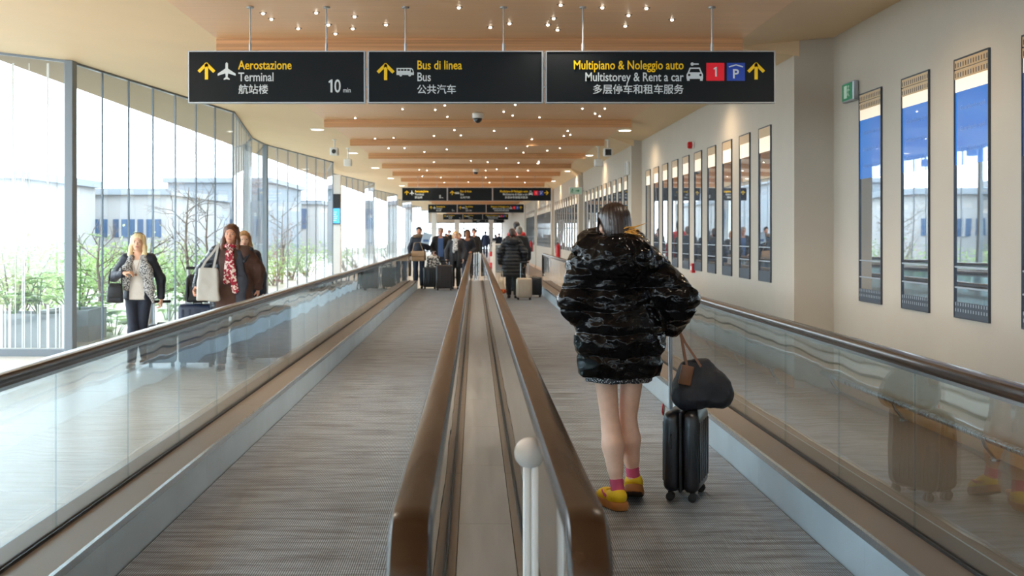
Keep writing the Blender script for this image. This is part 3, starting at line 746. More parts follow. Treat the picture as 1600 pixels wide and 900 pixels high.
MB().lathe([(.052, 0), (.052, .045), (.04, .065), (.01, .07)], (-.028, 0, 0), 20, Matrix.Rotation(-PI / 2, 3, 'Y')).build('beacon', M_red, r, smooth=True)
r = thing('call_point', 'red fire call point box low on the second wall bay', 'call point', (3.2, 16.55, 1.06))
MB().rbox(-.05, 0, -.055, .055, -.07, .07, .008, 2).build('box', M_red, r); MB().box(-.053, -.049, -.035, .035, -.03, .03).build('press_plate', M_white, r)
r = thing('emergency_lamp', 'slim white emergency lamp on the wall near the second corner', 'lamp', (3.0, 22.1, 2.86))
MB().rbox(-.07, 0, -.06, .06, -.14, .14, .02, 3).build('housing', M_white, r, smooth=True); MB().rbox(-.082, -.068, -.05, .05, -.12, .12, .006, 2).build('diffuser', mat('lamp_grey', srgb(190, 196, 198), .3), r)
def extinguisher(x, y, label):
    r = thing('fire_extinguisher', label, 'fire extinguisher', (x, y, .72))
    MB().lathe([(.07, 0), (.078, .02), (.078, .40), (.05, .47), (.025, .50), (.025, .53)], (-.09, 0, 0), 20).build('cylinder', M_red, r, smooth=True)
    MB().box(-.13, -.05, -.015, .015, .53, .56).tube([(-.09, 0, .53), (-.16, 0, .5), (-.17, .0, .2)], .012, 8).build('valve_hose', M_darkm, r, smooth=True)
    MB().rbox(-.02, 0, -.05, .05, .0, .5, .004, 1).build('wall_bracket', M_alu, r)
    return r
extinguisher(2.88, 38.2, 'red fire extinguisher on the wall left of the girl in black')
extinguisher(2.76, 54, 'red fire extinguisher on the far wall behind the black quilted coat')
r = thing('safety_plate', 'small white and red plate above the nearer fire extinguisher', 'sign', (2.88, 38.2, 1.55))
MB().box(-.012, 0, -.1, .1, -.13, .13).build('plate', M_white, r); MB().box(-.015, -.0115, -.08, .08, -.11, .02).build('red_field', M_red, r)
# info screen on the third column
r = thing('info_screen', 'black and light blue information screen on a white pillar by the windows', 'screen', (-4.78, 38.3, 0))
MB().rbox(-.16, .16, -.12, .12, 0, 3.6, .02, 2).build('pillar', M_white, r)
MB().rbox(-.2, .16, -.19, -.12, 1.9, 2.93, .012, 2).build('casing', M_darkm, r)
MB().box(-.185, .145, -.194, -.189, 1.93, 2.44).build('display', mat('screen_blue', srgb(40, 140, 210), .3, emit=(.10, .42, .82), estr=.7), r)
b = MB()
for q in range(5): b.box(-.14, .02 + .02 * (q % 3), -.197, -.193, 2.02 + q * .07, 2.045 + q * .07)
b.build('display_lines', M_white, r)
# ================================================================ smooth solid modelling for bodies, clothes and bags
def V3(*a): return np.array(a[0] if len(a) == 1 else a, dtype=float)
class Op:
    def __init__(s, fn, lo, hi, k=0.02, sub=False): s.fn, s.lo, s.hi, s.k, s.sub = fn, V3(lo), V3(hi), k, sub
def rc(a, b, ra, rb=None, k=0.02, sc=(1, 1, 1), sub=False):
    """round cone from a to b; sc squashes its section"""
    a = V3(a); b = V3(b); rb = ra if rb is None else rb; sc = V3(sc); A = a / sc; B = b / sc; ba = B - A; bb = max(float(ba @ ba), 1e-9); ms = float(sc.min())
    def fn(X, Y, Z):
        x, y, z = X / sc[0] - A[0], Y / sc[1] - A[1], Z / sc[2] - A[2]
        h = np.clip((x * ba[0] + y * ba[1] + z * ba[2]) / bb, 0, 1)
        return (np.sqrt((x - ba[0] * h) ** 2 + (y - ba[1] * h) ** 2 + (z - ba[2] * h) ** 2) - (ra + (rb - ra) * h)) * ms
    r = max(ra, rb) * sc
    return Op(fn, np.minimum(a, b) - r, np.maximum(a, b) + r, k, sub)
def ell(c, r, k=0.02, R=None, sub=False):
    c = V3(c); r = V3(r)
    def fn(X, Y, Z):
        x, y, z = X - c[0], Y - c[1], Z - c[2]
        if R is not None:
            x, y, z = (x * R[0][0] + y * R[1][0] + z * R[2][0], x * R[0][1] + y * R[1][1] + z * R[2][1], x * R[0][2] + y * R[1][2] + z * R[2][2])
        k0 = np.sqrt((x / r[0]) ** 2 + (y / r[1]) ** 2 + (z / r[2]) ** 2)
        k1 = np.sqrt((x / r[0] ** 2) ** 2 + (y / r[1] ** 2) ** 2 + (z / r[2] ** 2) ** 2) + 1e-9
        return k0 * (k0 - 1) / k1
    m = r if R is None else V3([r.max()] * 3)
    return Op(fn, c - m, c + m, k, sub)
def rb(c, h, rad, k=0.02, R=None, sub=False, taper=None):
    """rounded block: centre, half sizes, edge radius; taper = (tx, ty) shrink at the top"""
    c = V3(c); h = V3(h)
    def fn(X, Y, Z):
        x, y, z = X - c[0], Y - c[1], Z - c[2]
        if R is not None:
            x, y, z = (x * R[0][0] + y * R[1][0] + z * R[2][0], x * R[0][1] + y * R[1][1] + z * R[2][1], x * R[0][2] + y * R[1][2] + z * R[2][2])
        if taper is not None:
            t = np.clip((z / h[2] + 1) / 2, 0, 1); x = x / (1 - taper[0] * t); y = y / (1 - taper[1] * t)
        qx, qy, qz = np.abs(x) - (h[0] - rad), np.abs(y) - (h[1] - rad), np.abs(z) - (h[2] - rad)
        return np.sqrt(np.maximum(qx, 0) ** 2 + np.maximum(qy, 0) ** 2 + np.maximum(qz, 0) ** 2) + np.minimum(np.maximum(qx, np.maximum(qy, qz)), 0) - rad
    m = h if R is None else V3([np.linalg.norm(h)] * 3)
    return Op(fn, c - m, c + m, k, sub)
def ring(c, R0, r, k=0.02, sc=(1, 1), tilt=0.0):
    c = V3(c)
    def fn(X, Y, Z):
        x, y, z = (X - c[0]) / sc[0], (Y - c[1]) / sc[1], Z - c[2] - tilt * (Y - c[1])
        return np.sqrt((np.sqrt(x * x + y * y) - R0) ** 2 + z * z) - r
    m = (R0 + r) * max(sc)
    return Op(fn, c - V3(m, m, r + abs(tilt) * m), c + V3(m, m, r + abs(tilt) * m), k)
def skin(ops, h, cuts=(), disp=None):
    """union of ops sampled on a grid of step h, its surface as verts and quads"""
    pos = [o for o in ops if not o.sub]
    lo = np.min([o.lo for o in pos], 0) - 3 * h; hi = np.max([o.hi for o in pos], 0) + 3 * h
    for p0, nn in cuts:                                    # axis cuts shrink the grid
        ax = int(np.argmax(np.abs(nn)))
        if abs(nn[ax]) > .999:
            if nn[ax] > 0: hi[ax] = min(hi[ax], p0[ax] + 3 * h)
            else: lo[ax] = max(lo[ax], p0[ax] - 3 * h)
    n = np.ceil((hi - lo) / h).astype(int) + 1
    ax = [(lo[i] + h * np.arange(n[i])).astype(np.float32) for i in range(3)]
    F = np.full(n, 0.5, np.float32)
    for o in ops:
        e = o.k * 1.2 + 3 * h
        i0 = np.clip(np.floor((o.lo - e - lo) / h).astype(int), 0, n); i1 = np.clip(np.ceil((o.hi + e - lo) / h).astype(int) + 1, 0, n)
        if (i1 <= i0).any(): continue
        sl = tuple(slice(i0[i], i1[i]) for i in range(3))
        d = o.fn(ax[0][sl[0]][:, None, None], ax[1][sl[1]][None, :, None], ax[2][sl[2]][None, None, :]).astype(np.float32)
        A = F[sl]; k = max(o.k, 1e-5)
        if o.sub:
            d = -d; hh = np.maximum(k - np.abs(A - d), 0) / k; F[sl] = np.maximum(A, d) + hh * hh * k * .25
        else:
            hh = np.maximum(k - np.abs(A - d), 0) / k; F[sl] = np.minimum(A, d) - hh * hh * k * .25
    for p0, nn in cuts:
        F = np.maximum(F, ((ax[0][:, None, None] - p0[0]) * nn[0] + (ax[1][None, :, None] - p0[1]) * nn[1] + (ax[2][None, None, :] - p0[2]) * nn[2]).astype(np.float32))
    F[0] = F[-1] = 1; F[:, 0] = F[:, -1] = 1; F[:, :, 0] = F[:, :, -1] = 1
    S = F < 0; c = n - 1
    cnt = np.zeros(c, np.int32); acc = np.zeros((*c, 3), np.float32); idx = np.indices(c).astype(np.float32)
    corners = [(a, b, d) for a in (0, 1) for b in (0, 1) for d in (0, 1)]
    cv = {q: F[q[0]:q[0] + c[0], q[1]:q[1] + c[1], q[2]:q[2] + c[2]] for q in corners}
    ssum = sum((v < 0).astype(np.int8) for v in cv.values()); mixed = (ssum > 0) & (ssum < 8)
    I = np.argwhere(mixed); fv = {q: v[mixed] for q, v in cv.items()}
    num = np.zeros((len(I), 3)); den = np.zeros(len(I))
    for q in corners:
        for a in range(3):
            if q[a] == 0:
                q2 = tuple(1 if i == a else q[i] for i in range(3)); f0, f1 = fv[q], fv[q2]; m = (f0 < 0) != (f1 < 0)
                t = np.where(m, f0 / np.where(f0 == f1, 1, f0 - f1), 0); p = np.tile(V3(q), (len(I), 1)); p[:, a] = t
                num += p * m[:, None]; den += m
    P = lo + h * (I + num / np.maximum(den, 1)[:, None])
    vid = np.full(c, -1, np.int64); vid[mixed] = np.arange(len(I)); Q = []
    for a in range(3):
        b, d = (a + 1) % 3, (a + 2) % 3
        s0 = [slice(1, -1)] * 3; s1 = [slice(1, -1)] * 3; s0[a] = slice(0, -1); s1[a] = slice(1, None)
        A, B = S[tuple(s0)], S[tuple(s1)]; ch = A != B; E = np.argwhere(ch)
        if len(E) == 0: continue
        off = np.ones(3, int); off[a] = 0; E = E + off; flip = A[ch]
        eb = np.zeros(3, int); eb[b] = 1; ed = np.zeros(3, int); ed[d] = 1
        q = [vid[tuple((E - x).T)] for x in (eb + ed, ed, 0 * eb, eb)]
        q = np.stack(q, 1); q = np.where(flip[:, None], q, q[:, ::-1]); Q.append(q)
    Q = np.concatenate(Q); Q = Q[(Q >= 0).all(1)]
    return P, Q
def normals(P, Q):
    fn = np.cross(P[Q[:, 2]] - P[Q[:, 0]], P[Q[:, 3]] - P[Q[:, 1]]); N = np.zeros_like(P)
    for i in range(4): np.add.at(N, Q[:, i], fn)
    return N / (np.linalg.norm(N, axis=1)[:, None] + 1e-12)
def relax(P, Q, it=1, f=.5):
    for _ in range(it):
        S = np.zeros_like(P); n = np.zeros(len(P))
        for i in range(4):
            for j in (1, 3): np.add.at(S, Q[:, i], P[Q[:, (i + j) % 4]]); np.add.at(n, Q[:, i], 1)
        P = P + f * (S / np.maximum(n, 1)[:, None] - P)
    return P
def solid(name, ops, h, mats, parent=None, cuts=(), disp=None, paint=None, extra=None, smooth=1, label=None):
    P, Q = skin(ops, h, cuts)
    if smooth: P = relax(P, Q, smooth)
    if disp is not None: P = P + normals(P, Q) * disp(P)[:, None]
    V = P.tolist(); Fc = Q.tolist(); mi = [0] * len(Fc)
    if not isinstance(mats, (list, tuple)): mats = [mats]
    if paint is not None: mi = paint(P[Q].mean(1)).tolist()
    if extra is not None:
        n = len(V); V += [tuple(p) for p in extra.v]; Fc += [tuple(n + i for i in f) for f in extra.f]; mi += extra.m
    me = bpy.data.meshes.new(name); me.from_pydata([tuple(p) for p in V], [], Fc)
    for m in mats: me.materials.append(m)
    if len(mats) > 1: me.polygons.foreach_set('material_index', mi)
    me.polygons.foreach_set('use_smooth', [True] * len(me.polygons)); me.update()
    o = bpy.data.objects.new(name, me); C.objects.link(o)
    if parent: o.parent = parent
    if label: o['label'] = label
    return o
def wrinkle(scale=(14, 14, 22), amp=.004, ridge=True, seed=0.0):
    def f(P):
        out = np.empty(len(P))
        for i, p in enumerate(P):
            v = mnoise.noise((p[0] * scale[0] + seed, p[1] * scale[1], p[2] * scale[2]))
            v2 = mnoise.noise((p[0] * scale[0] * 2.3, p[1] * scale[1] * 2.3 + seed, p[2] * scale[2] * 2.3))
            out[i] = (.5 - abs(v) * 1.6 + .35 * (.5 - abs(v2) * 1.6)) if ridge else v + .4 * v2
        return out * amp
    return f
# ---------------------------------------------------------------- figures
def rot(yaw=0, pitch=0, roll=0):
    return np.array((Matrix.Rotation(yaw, 3, 'Z') @ Matrix.Rotation(pitch, 3, 'X') @ Matrix.Rotation(roll, 3, 'Y')))
class Fig:
    """a standing or walking figure, facing local -Y; L is +x (its left hand), R is -x"""
    def __init__(s, H=1.7, build=1.0, feet=None, elbows=None, wrists=None, hands=None, head=(0, 0, 0), knees=None, lean=(0, 0), ankle_up=(0, 0), shoulder=.150, curl=.7):
        k = s.k = H / 1.7; s.H = H; s.b = build
        lx, ly = lean
        s.pelvis = V3(0, 0, .93 * k); s.waist = V3(lx * .4, ly * .4, 1.06 * k); s.chest = V3(lx * .8, ly * .8, 1.26 * k)
        s.neck0 = V3(lx, ly + .012, 1.41 * k); s.headc = V3(lx, ly - .012, 1.585 * k); s.R = rot(*head)
        s.sL = V3(lx + shoulder * k, ly, 1.372 * k); s.sR = V3(lx - shoulder * k, ly, 1.372 * k)
        fe = feet or [(-.10, 0), (.10, 0)]
        s.aR = V3(fe[0][0], fe[0][1], .085 * k + ankle_up[0]); s.aL = V3(fe[1][0], fe[1][1], .085 * k + ankle_up[1])
        s.hR = V3(-.09 * k, 0, .88 * k); s.hL = V3(.09 * k, 0, .88 * k)
        kn = knees or [None, None]
        mid = lambda h_, a_, q: V3(q) if q is not None else (h_ * .47 + a_ * .53) + V3(0, -.02, 0)
        s.kR = mid(s.hR, s.aR, kn[0]); s.kL = mid(s.hL, s.aL, kn[1])
        el = elbows or [(-.24 * k, .02, 1.11 * k), (.24 * k, .02, 1.11 * k)]
        wr = wrists or [(-.25 * k, -.03, .87 * k), (.25 * k, -.03, .87 * k)]
        s.eR, s.eL = V3(el[0]), V3(el[1]); s.wR, s.wL = V3(wr[0]), V3(wr[1])
        hd = hands or [None, None]; s.hands = []
        for e, w_, q, sd in ((s.eR, s.wR, hd[0], -1), (s.eL, s.wL, hd[1], 1)):
            d = (w_ - e) / (np.linalg.norm(w_ - e) + 1e-9); nrm = V3(-sd, 0, 0)
            if q is not None:
                if q[0] is not None: d = V3(q[0]) / np.linalg.norm(q[0])
                if len(q) > 1 and q[1] is not None: nrm = V3(q[1])
            nrm = nrm - d * (nrm @ d); nrm /= np.linalg.norm(nrm) + 1e-9
            s.hands.append((w_, d, nrm, sd, q[2] if q is not None and len(q) > 2 else curl))
    def hl(s, p): return s.headc + s.R @ (V3(p) * s.k)              # head-local point
    def hand_ops(s, hand):
        w_, d, n_, sd, curl = hand; k = s.k
        t = np.cross(d, n_) * (-sd)                                     # towards the thumb
        if t @ V3(0, -1, .2) < 0: t = -t
        M = np.stack([t, n_, d], 1); o = []
        o.append(ell(w_ + d * .045 * k, (.038 * k, .017 * k, .052 * k), .012, M))
        for i, (off, ln) in enumerate(((.028, .066), (.0095, .076), (-.0095, .070), (-.027, .055))):
            p = w_ + d * .085 * k + t * off * k; ang = .25 * curl; r = .0088 * k
            for q in range(3):
                ang += curl * (.55 if q else .35); seg = ln * (.45, .32, .23)[q] * k
                p2 = p + (d * math.cos(ang) + n_ * math.sin(ang)) * seg; o.append(rc(p, p2, r, r * .9, .004)); p = p2; r *= .92
        p = w_ + d * .022 * k + t * .03 * k; p2 = p + (d * .6 + t * .6 + n_ * .45) * .034 * k; p3 = p2 + (d * .85 + t * .05 + n_ * .5 * (.4 + curl)) * .034 * k
        o += [rc(p, p2, .0125 * k, .0105 * k, .008), rc(p2, p3, .0105 * k, .0085 * k, .004)]
        return o
    def head_ops(s):
        k = s.k; R = s.R; L_ = lambda p: s.hl(p)
        E = lambda p, r, kk=.015, sub=False: ell(L_(p), V3(r) * k, kk, R, sub)
        o = [E((0, .014, .028), (.074, .093, .084)), E((0, -.02, -.034), (.057, .068, .08), .03), E((0, -.052, -.080), (.029, .03, .022), .025),
             E((.033, -.062, -.024), (.026, .024, .022), .02), E((-.033, -.062, -.024), (.026, .024, .022), .02), E((0, -.074, .026), (.05, .014, .012), .016),
             E((.03, -.098, .003), (.017, .018, .0105), .012, True), E((-.03, -.098, .003), (.017, .018, .0105), .012, True),
             rc(L_((0, -.080, .006)), L_((0, -.099, -.028)), .0065 * k, .011 * k, .01), E((.011, -.093, -.031), (.009, .01, .008), .006), E((-.011, -.093, -.031), (.009, .01, .008), .006),
             E((0, -.086, -.053), (.021, .009, .0055), .006), E((0, -.084, -.063), (.019, .009, .006), .006),
             E((.03, -.0785, .0115), (.0165, .0115, .0062), .003), E((-.03, -.0785, .0115), (.0165, .0115, .0062), .003), E((.03, -.078, -.006), (.0155, .0105, .005), .003), E((-.03, -.078, -.006), (.0155, .0105, .005), .003),
             E((.075, .012, -.012), (.009, .02, .031), .008), E((-.075, .012, -.012), (.009, .02, .031), .008)]
        return o
    def body(s, parent, h, skin_m, lip_m, brow_m, eye_m, legs=True, calf=1.0):
        k, b = s.k, s.b; o = []
        Y = (1, .68, 1)
        o += [rc(s.pelvis + V3(-.05, 0, 0), s.pelvis + V3(.05, 0, 0), .105 * b * k, None, .05, Y), rc(s.pelvis, s.waist, .12 * b * k, .112 * b * k, .05, Y),
              rc(s.waist, s.chest, .112 * b * k, .132 * b * k, .06, Y), rc(s.sL * .75 + s.sR * .25, s.sR * .75 + s.sL * .25, .062 * k, None, .05),
              rc(s.neck0 - V3(0, 0, .03), s.hl((0, .012, -.05)), .054 * k, .05 * k, .03)]
        for S_, E_, W_ in ((s.sR, s.eR, s.wR), (s.sL, s.eL, s.wL)):
            o += [rc(S_, E_, .047 * k, .038 * k, .025), rc(E_, W_, .039 * k, .026 * k, .012)]
        for H_, K_, A_ in ((s.hR, s.kR, s.aR), (s.hL, s.kL, s.aL)):
            bulge = K_ * .68 + A_ * .32 + V3(0, .014, 0)
            o += [rc(H_, K_, .078 * b * k, .05 * k, .03), rc(K_, A_, .046 * k, .031 * k, .02), rc(K_ * .86 + A_ * .14 + V3(0, .008, 0), bulge, .044 * k * calf, .049 * k * calf, .04),
                  rc(bulge, K_ * .3 + A_ * .7, .049 * k * calf, .036 * k * calf, .04)]
            o += [rc(A_, A_ - V3(0, 0, .04 * k), .03 * k, .03 * k, .02), rc(A_ - V3(0, .0, .04 * k), A_ - V3(0, .13 * k, .055 * k), .03 * k, .022 * k, .03)]
        o += s.head_ops()
        for q in s.hands: o += s.hand_ops(q)
        ex = MB(); ex.use(3)
        for sx in (-1, 1):
            c_ = s.hl((sx * .03, -.0765, .003)); ex.use(3).ball(c_, .0105 * k, 12, 8)
            ex.use(4).ball(s.hl((sx * .03, -.0825, .003)), .0070 * k, 10, 6)
        RT = s.R.T; hc = s.headc
        def paint(Cn):
            q = (Cn - hc) @ RT.T / k; m = np.zeros(len(Cn), int)
            m[(np.abs(q[:, 0]) < .020) & (q[:, 2] > -.068) & (q[:, 2] < -.049) & (q[:, 1] < -.074) & (np.abs(q[:, 0]) * .35 + np.abs(q[:, 2] + .0585) < .0088)] = 1
            m[(np.abs(np.abs(q[:, 0]) - .031) < .019) & (np.abs(q[:, 2] - .0225) < .0030) & (q[:, 1] < -.05)] = 2
            return m
        return solid('body', o, h, [skin_m, lip_m, brow_m, eye_m, M_iris], parent, paint=paint, extra=ex)
    def coat(s, name, parent, h, m, hem, th=.022, flare=0.0, openw=0.0, sleeve=.93, disp=None, collar=True, k=.035, opento=-9, neck_r=.062, fat=0.0, cutneck=True):
        kk, b = s.k, s.b; Y = (1, .72, 1)
        o = [rc(s.waist, s.chest, .118 * b * kk + th + fat, .138 * b * kk + th, .06, Y), rc(s.sL * .8 + s.sR * .2 - V3(0, 0, .02), s.sR * .8 + s.sL * .2 - V3(0, 0, .02), .058 * kk + th * .8, None, .05),
             rc(s.waist, V3(s.pelvis[0], s.pelvis[1], max(hem - .03, .2) if hem < s.pelvis[2] else s.pelvis[2]), .120 * b * kk + th + fat, .138 * b * kk + th + flare, .05, Y)]
        if hem < s.pelvis[2] + .1:
            for x in (-.055, .055): o.append(rc(s.pelvis + V3(x, 0, 0), V3(x + np.sign(x) * flare * .5, 0, hem - .05), .105 * b * kk + th, .10 * b * kk + th + flare * .6, .06, (1, .85, 1)))
        for S_, E_, W_ in ((s.sR, s.eR, s.wR), (s.sL, s.eL, s.wL)):
            We = E_ + (W_ - E_) * sleeve
            o += [rc(S_, E_, .053 * kk + th * .8, .043 * kk + th * .8, k), rc(E_, We, .043 * kk + th * .8, .034 * kk + th * .7, k), rc(s.neck0 + V3(0, .01, -.0), S_, .048 * kk + th * .6, .05 * kk + th * .6, .04)]
        if collar: o.append(ring(s.neck0 + V3(0, .005, .035 * kk), .068 * kk, .022 * kk, .02, (1, .95), -.25))
        if cutneck: o.append(rc(s.neck0 + V3(0, -.01, -.0), s.neck0 + V3(0, -.02, .2), neck_r * kk, (neck_r + .004) * kk, .01, sub=True))
        if openw:
            z1 = s.neck0[2] + .05
            o.append(rb((s.chest[0], -.3, (z1 + opento) / 2 if opento > 0 else z1 - .5), (openw, .27 + .0, (z1 - opento) / 2 if opento > 0 else .55), .012, .012, sub=True))
        cuts = [(V3(0, 0, hem), V3(0, 0, -1))]
        return solid(name, o, h, m, parent, cuts, disp)
    def trousers(s, parent, h, m, th=.014, name='trousers', top=None, hem=.07):
        k, b = s.k, s.b; o = [rc(s.pelvis + V3(-.05, 0, 0), s.pelvis + V3(.05, 0, 0), .108 * b * k + th * .6, None, .05, (1, .7, 1)), rc(s.pelvis, s.waist, .122 * b * k + th * .5, .116 * b * k + th * .5, .04, (1, .7, 1))]
        for H_, K_, A_ in ((s.hR, s.kR, s.aR), (s.hL, s.kL, s.aL)):
            bu = K_ * .68 + A_ * .32 + V3(0, .014, 0)
            o += [rc(K_ + V3(0, .008, 0), bu, .052 * k + th * .8, .058 * k + th, .03), rc(bu, A_, .058 * k + th, .036 * k + th, .03)]
            o += [rc(H_, K_, .08 * b * k + th * .6, .054 * k + th * .8, .03), rc(K_, A_, .052 * k + th * .8, .036 * k + th, .03)]
        zt = top or s.waist[2] - .02
        return solid(name, o, h, m, parent, [(V3(0, 0, zt), V3(0, 0, 1)), (V3(0, 0, hem), V3(0, 0, -1))], wrinkle((10, 10, 16), .004))
    def shoes(s, parent, h, m, sole_m, heel=0.0):
        k = s.k
        for A_ in (s.aR, s.aL):
            z = A_[2] - .085 * k; o = [rc(A_ + V3(0, .012, -.035 * k), A_ + V3(0, .012, -.055 * k), .036 * k, .04 * k, .02), rc((A_[0], A_[1] + .02, z + .04), (A_[0], A_[1] - .13 * k, z + .033), .038, .033, .02, (1, 1, .85))]
            sh = solid('shoe', o, h * .8, m, parent, [(V3(0, 0, A_[2] - .012), V3(0, 0, 1)), (V3(0, 0, z + .014), V3(0, 0, -1))])
            so = [rc((A_[0], A_[1] + .02, z + .012), (A_[0], A_[1] - .135 * k, z + .012), .042, .037, .01, (1, 1, .5))]
            solid('sole', so, h * .8, sole_m, sh, [(V3(0, 0, z + .018), V3(0, 0, 1)), (V3(0, 0, z), V3(0, 0, -1))])
    def hair(s, parent, h, m, style, name='hair', amp=.004):
        k = s.k; R = s.R; L_ = lambda p: s.hl(p); E = lambda p, r, kk=.02, sub=False: ell(L_(p), V3(r) * k, kk, R, sub)
        o = [E((0, .02, .037), (.083, .099, .086))]
        if style in ('short', 'back'):
            o += [E((0, .07, -.02), (.07, .05, .07), .03)]
        if style == 'bob':
            for sx in (-1, 1): o.append(rc(L_((sx * .07, .012, .03)), L_((sx * .078, .01, -.075)), .026 * k, .028 * k, .03, sub=False))
            o += [E((0, .06, -.03), (.085, .06, .09), .03)]
        if style == 'long':
            for sx in (-1, 1):
                o += [rc(L_((sx * .066, -.01, .05)), L_((sx * .083, -.008, -.07)), .022 * k, .026 * k, .03), rc(L_((sx * .083, -.008, -.07)), L_((sx * .09, -.03, -.17)), .026 * k, .03 * k, .03), rc(L_((sx * .09, -.03, -.17)), L_((sx * .075, -.055, -.22)), .028 * k, .012 * k, .03)]
            o += [rc(L_((0, .05, .0)), L_((0, .075, -.19)), .078 * k, .07 * k, .04, (1, .6, 1))]
        if style == 'tied':
            o += [E((0, .085, -.03), (.055, .04, .05), .03), rc(L_((0, .11, .0)), L_((0, .12, -.02)), .03 * k, .03 * k, .02)]
        face = E((0, -.118, -.036), (.067, .092, .104), .012, True) if style != 'short' else E((0, -.105, -.055), (.085, .1, .1), .012, True)
        o.append(face)
        if style in ('short', 'back', 'tied'): o.append(E((0, .0, -.16), (.2, .2, .085), .02, True)) if style != 'back' else None
        o = [q for q in o if q is not None]
        def disp(P):
            out = np.empty(len(P))
            for i, p in enumerate(P):
                q = R.T @ (p - s.headc) / k; out[i] = mnoise.noise((math.atan2(q[0], q[1] + .02) * 9, q[2] * 6, 3.1)) + .6 * mnoise.noise((math.atan2(q[0], q[1] + .02) * 26, q[2] * 9, 1.7))
            return out * amp
        return solid(name, o, h, m, parent, disp=disp)
M_iris = mat('iris_dark', srgb(46, 34, 28), .2)
M_eye = mat('eye_white', srgb(224, 220, 214), .25)
M_skinA = mat('skin_fair', srgb(232, 186, 160), .5, spec=.35, var=.04, vscale=(30, 30, 30)); M_skinB = mat('skin_rosy', srgb(216, 160, 134), .5, spec=.35, var=.05, vscale=(30, 30, 30)); M_skinC = mat('skin_tan', srgb(176, 122, 92), .5, spec=.35)
M_skinA.node_tree.nodes['Principled BSDF'].inputs['Subsurface Weight'].default_value = 0.0
M_lip = mat('lips', srgb(178, 92, 88), .4); M_lipr = mat('lips_red', srgb(188, 60, 66), .35)
M_brow = mat('brow_brown', srgb(142, 106, 84), .7)
# ================================================================ luggage
def strip(pts, wd, th, up=(0, 0, 1)):
    b = MB()
    for i in range(len(pts) - 1): b.bar(pts[i], pts[i + 1], wd, th, up)
    return b
def suitcase(label, loc, rz, w, t, h, col, cat='suitcase', handle=.0, pole_gap=.2, rough=.35, ribs=5, grip=True, name='suitcase', soft=False, group=None):
    r = thing(name, label, cat, loc, rz, group)
    key = 'case_%d_%d_%d' % tuple(int(c * 255) for c in col)
    m = mat(key, col, rough, spec=.5, bump=.06 if not soft else .35, bscale=(160, 160, 160)); mz = mat('case_zip', srgb(18, 19, 22), .6); mp = mat('pole_steel', srgb(190, 194, 198), .3, .9)
    wh = .05; z0, z1 = wh, h
    for sg in (-1, 1):
        y0, y1 = sorted((sg * .006, sg * t / 2))
        b = MB().rbox(-w / 2, w / 2, y0, y1, z0, z1, min(.045, t * .22), 4)
        for i in range(ribs):
            x = -w / 2 + w * (i + .75) / (ribs + .5); yy = sg * t / 2
            b.rbox(x - w * .035, x + w * .035, min(yy - .004, yy + .004), max(yy - .004, yy + .004), z0 + .06, z1 - .06, .0035, 1)
        b.build('shell', m, r, smooth=True)
    MB().rbox(-w / 2 + .004, w / 2 - .004, -.008, .008, z0 + .004, z1 - .004, .0075, 2).build('zip_band', mz, r)
    for sx in (-1, 1):
        for sy in (-1, 1):
            q = MB(); c = Vector((sx * (w / 2 - .045), sy * (t / 2 - .04), 0))
            for o_ in (-.011, .011):
                q.lathe([(.012, -.008), (.024, -.008), (.024, .008), (.012, .008)], c + Vector((o_, 0, .0245)), 14, Matrix.Rotation(PI / 2, 3, 'Y'))
            q.box(c.x - .016, c.x + .016, c.y - .012, c.y + .012, .03, wh + .006); q.build('wheel', mz, r, smooth=True)
    g = MB().tube([(-.05, 0, z1 - .004), (-.045, 0, z1 + .014), (.045, 0, z1 + .014), (.05, 0, z1 - .004)], .008, 8); g.build('top_handle', mz, r, smooth=True)
    if handle:
        y = t / 2 - (.03 if pole_gap > .06 else .014)
        b = MB()
        for sx in (-1, 1): b.rbox(sx * pole_gap / 2 - .009, sx * pole_gap / 2 + .009, y - .006, y + .006, z1 - .02, handle, .003, 1)
        hd = b.build('telescopic_poles', mp, r)
        if grip: MB().rbox(-pole_gap / 2 - .02, pole_gap / 2 + .02, y - .014, y + .014, handle - .02, handle + .015, .01, 3).build('grip', mz, hd, smooth=True)
    return r
NAVY = srgb(30, 34, 44)
case = suitcase('black cabin suitcase upright beside the girl in the shiny jacket', (1.165, 6.42, ZB), math.radians(69), .36, .205, .505, srgb(25, 27, 32), handle=1.0, pole_gap=.05, rough=.3)
lt = MB().rbox(-.028, .028, -.004, .004, -.05, .0, .003, 1, Matrix.Translation((.0, .135, .50)) @ Matrix.Rotation(-.9, 4, 'Y') ); lt.build('luggage_tag', mat('tag_red', srgb(206, 30, 34), .4), case)
MB().rbox(-.017, .017, -.0055, .0055, -.042, -.008, .002, 1, Matrix.Translation((.0, .135, .50)) @ Matrix.Rotation(-.9, 4, 'Y')).build('tag_paper', M_white, case.children[-1])
b = MB().tube([(-.181, .05, .30), (-.189, .05, .31), (-.189, .05, .37), (-.181, .05, .38)], .005, 6); b.tube([(-.181, .05, .12), (-.189, .05, .13), (-.189, .05, .19), (-.181, .05, .20)], .005, 6); b.build('side_feet', mat('case_zip', (0, 0, 0)), case)
